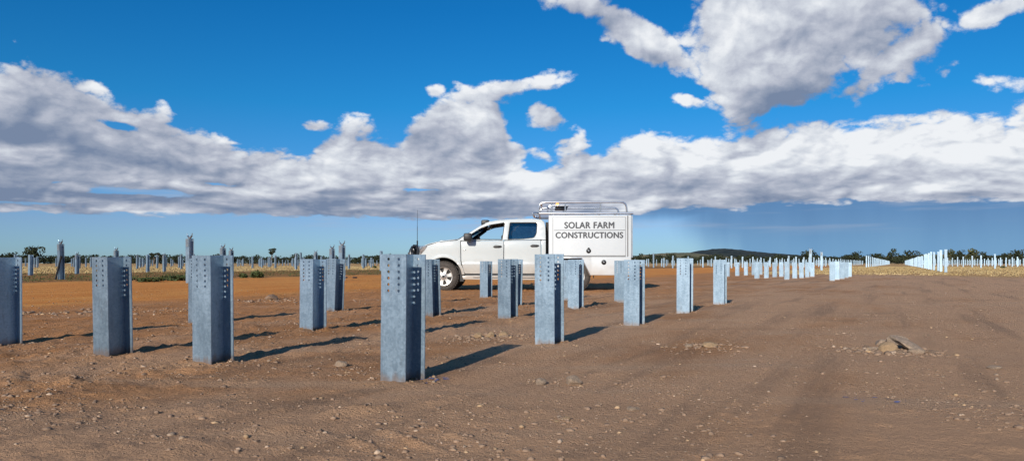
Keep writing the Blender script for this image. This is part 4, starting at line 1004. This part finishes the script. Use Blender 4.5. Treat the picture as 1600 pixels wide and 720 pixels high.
# canopy body
cy0 = -.055; CW = WID + .11
can = empty('canopy'); can.parent = ute; can.location = (0, cy0, 0)
for sd_ in (0, 1):
    side = [(857.2, 337, 1), (984.6, 337, 1), (984.6, 429.6, 1), (921.5, 429.6, .5), (908.5, 402.6, .5), (880, 402.6, .5), (868, 429.6, .5), (857.2, 429.6, 1)]
    sp = panel('side_wall', side, [], M['canopy'], can, side=sd_, thick=.05, bev=.008, dobend=False, r=1, width=CW)
    dr = panel('canopy_door', [(864, 339.8, 1), (975.6, 339.8, 1), (975.6, 399, 1), (864, 399, 1)], [], M['canopy'], can, side=sd_, out=.009, thick=.02, bev=.003, dobend=False, r=1, width=CW)
    panel('door_seam', [(863.4, 339.2, 1), (976.2, 339.2, 1), (976.2, 399.6, 1), (863.4, 399.6, 1)], [], M['seam'], can, side=sd_, out=.0015, thick=.01, bev=.001, dobend=False, r=1, width=CW)
    panel('rain_gutter', [(863, 399.9, 0), (976.6, 399.9, 0), (976.6, 400.9, 0), (863, 400.9, 0)], [], M['seam'], can, side=sd_, out=.012, thick=.02, bev=.002, dobend=False, r=0, width=CW)
    panel('toolbox_door', [(923.4, 401.6, .6), (983.6, 401.6, .6), (983.6, 428.8, .6), (923.4, 428.8, .6)], [], M['canopy'], can, side=sd_, out=.006, thick=.012, bev=.002, dobend=False, r=1, width=CW)
    panel('wheel_arch_edge', [(880, 401.9, 0), (908.8, 401.9, 0), (922.4, 429.9, 0), (920.6, 429.9, 0), (907.8, 403.6, 0), (880, 403.6, 0)], [], M['tube'], can, side=sd_, out=.012, thick=.03, bev=.002, dobend=False, r=0, width=CW)
    panel('corner_post', [(978.4, 337.2, 0), (980.2, 337.2, 0), (980.2, 401, 0), (978.4, 401, 0)], [], M['seam'], can, side=sd_, out=.002, thick=.01, bev=.001, dobend=False, r=0, width=CW)
    for (lx, ly) in ((919, 391.8), (942.4, 409.4)):
        lk = MB(); x, z = uc(lx, ly); yb = -.014 if sd_ == 0 else CW + .014; sg = 1 if sd_ == 0 else -1
        lk.lathe([(0, -.012 * sg), (.045, -.010 * sg), (.056, -.002 * sg), (.056, .012 * sg)], 22, (x, yb, z))
        lk.box(x - .034, x + .034, min(yb - .030 * sg, yb - .006 * sg), max(yb - .030 * sg, yb - .006 * sg), z - .012, z + .012)
        if ly < 400: lk.box(x - .02, x + .02, yb - .008, yb + .008, z + .05, z + .075)
        lo = lk.build('handle_lock', M['trim'], can, smooth=True)
        kb = MB(); kb.lathe([(0, -.034 * sg), (.014, -.033 * sg), (.014, -.02 * sg)], 12, (x, yb, z)); kb.build('key_barrel', M['tube'], lo)
mb = MB(); (xa, za), (xb, zb) = uc(857.4, 340), uc(984.4, 336.6); mb.box(xa, xb, .02, CW - .02, za, zb); mb.build('canopy_roof', M['canopy'], can)
mb = MB(); (xa, za), (xb, zb) = uc(857.4, 404), uc(859, 340.2); mb.box(xa, xb, .052, CW - .052, za, zb); mb.build('front_wall', M['canopy'], can)
mb = MB(); (xa, za), (xb, zb) = uc(981.5, 404), uc(984.2, 340.2); mb.box(xa, xb, .052, CW - .052, za, zb); rw_ = mb.build('rear_wall', M['canopy'], can)
mb = MB(); (xa, za), (xb, zb) = uc(857.4, 404.5), uc(984.4, 402); mb.box(xa, xb, .053, CW - .053, za - .04, zb); mb.build('tray_floor', M['under'], can)
for y in (.053, CW - .42):
    mb = MB(); (xa, za), (xb, zb) = uc(923, 429), uc(984, 405.4); mb.box(xa, xb, y, y + .37, za, zb - .05); mb.build('under_tray_box', M['canopy'], can)
mb = MB(); (xa, za), (xb, zb) = uc(985, 431), uc(987, 337.5); mb.box(xa - .005, xb, .0, .06, uc(0, 402)[1], zb); mb.build('rear_corner_trim', M['tube'], can); mb = MB(); mb.box(xa - .005, xb, CW - .06, CW, uc(0, 402)[1], zb); mb.build('rear_corner_trim', M['tube'], can)
for y in (.2, CW - .38):
    mb = MB(); x = uc(986.5, 0)[0]; mb.cbox(x - .03, x + .03, y, y + .18, .62, .72, .01)
    mb.build('tail_light', plain('red_lens', (.35, .02, .015), .3, var=.1), can)
mb = MB(); x, z = uc(927, 430); mb.tube([(x, .08, z), (x, .08, z - .06)], .012, 6); x, z = uc(966, 430); mb.box(x - .08, x + .08, .05, .12, z - .035, z); mb.build('under_bracket', M['trim'], can)
# lettering
def lettering(text, x0, x1, y0, y1):
    cu = bpy.data.curves.new('t', 'FONT'); cu.body = text; cu.extrude = 0.0015; cu.offset = 0.0; cu.space_character = 1.08
    ob = bpy.data.objects.new('t', cu); COL.objects.link(ob); dg = bpy.context.evaluated_depsgraph_get(); dg.update()
    me = bpy.data.meshes.new_from_object(ob.evaluated_get(dg)); bpy.data.objects.remove(ob); bpy.data.curves.remove(cu)
    co = np.empty(len(me.vertices) * 3); me.vertices.foreach_get('co', co); co = co.reshape(-1, 3)
    a, b = uc(x0, y1), uc(x1, y0)
    mn, mx = co.min(0), co.max(0)
    new = np.stack([a[0] + (co[:, 0] - mn[0]) / (mx[0] - mn[0]) * (b[0] - a[0]), -.0115 - co[:, 2], a[1] + (co[:, 1] - mn[1]) / (mx[1] - mn[1]) * (b[1] - a[1])], -1)
    me.vertices.foreach_set('co', new.ravel()); me.update(); me.materials.clear(); me.name = 'lettering'
    bm = bmesh.new(); bm.from_mesh(me); g0 = bm.verts[:] + bm.edges[:] + bm.faces[:]          # heavier strokes: the outline repeated a little to each side
    for dx, dz, dy in ((.008, 0, -.0006), (-.008, 0, -.0012), (0, .005, -.0018), (0, -.005, -.0024)):
        dup = bmesh.ops.duplicate(bm, geom=g0)['geom']
        for v in dup:
            if isinstance(v, bmesh.types.BMVert): v.co += Vector((dx, dy, dz))
    bm.to_mesh(me); bm.free()
    return link_mesh('lettering', me, M['letter'], can)
lettering('SOLAR FARM', 881.8, 958.2, 347.2, 356.8); lettering('CONSTRUCTIONS', 868.2, 971.8, 362.9, 371.9)
mb = MB(); (xa, za), (xb, zb) = uc(865.5, 360.2), uc(975, 359.5); mb.box(xa, xb, -.0125, -.0100, za, zb); mb.build('lettering_rule', M['letter'], can)
# roof rack
rk = empty('roof_rack'); rk.parent = can
def hoop(y):
    pts = [P3(842, 332.6, y), P3(842.3, 324, y), P3(844, 319.3, y), P3(848, 316.8, y), P3(854, 316.2, y), P3(905, 316.2, y), P3(966, 316.2, y), P3(972.5, 316.8, y), P3(976, 319.5, y), P3(977.6, 324, y), P3(978.4, 332.6, y)]
    mb = MB(); mb.tube(pts, .021, 8); return mb.build('side_rail', M['tube'], rk, smooth=True)
YS = (.04, CW - .04)
for y in YS:
    hoop(y)
    for px in (862, 883, 937.4):
        mb = MB(); mb.tube([P3(px, 333, y), P3(px, 316.4, y)], .017, 8); mb.build('upright', M['tube'], rk, smooth=True)
    mb = MB(); mb.tube([P3(833.5, 332.2, y + (.25 if y < 1 else -.25)), P3(837, 332.6, y + (.08 if y < 1 else -.08)), P3(843, 333.4, y), P3(900, 333.6, y), P3(988, 333.6, y)], .026, 8); mb.build('base_rail', M['tube'], rk, smooth=True)
mb = MB(); mb.tube([P3(833.5, 332.2, .28), P3(833, 332.2, .6), P3(833, 332.2, CW - .6), P3(833.5, 332.2, CW - .28)], .026, 8); mb.build('front_rail', M['tube'], rk, smooth=True)
for px in (843, 860, 884, 910, 937, 962, 986):
    mb = MB(); mb.tube([P3(px, 334.2, .04), P3(px, 334.2, CW - .04)], .018, 8); mb.build('cross_bar', M['tube'], rk, smooth=True)
mb = MB(); mb.tube([P3(846, 316.4, .04), P3(846, 316.4, CW - .04)], .018, 8); mb.build('front_hoop', M['tube'], rk, smooth=True)
mb = MB(); mb.tube([P3(855, 333, .3), P3(855.4, 325, .3), P3(858, 321, .3), P3(864, 320, .3), P3(889, 320, .3)], .02, 8); mb.build('bent_rail', M['tube'], rk, smooth=True)
mb = MB(); (xa, za), (xb, zb) = uc(868, 321), uc(888, 318.4); mb.cbox(xa, xb, .35, 1.5, za - .02, zb - .02, .015); mb.build('beacon_bar', M['trim'], rk, smooth=True)
bcn = MB(); x, z = uc(871, 318.4); bcn.lathe([(0, -.035), (.03, -.03), (.038, 0), (.038, .03)], 16); o = bcn.build('amber_beacon', M['amber'], rk, smooth=True); o.location = (x, .33, z); o.rotation_euler = (R(-60), 0, 0)
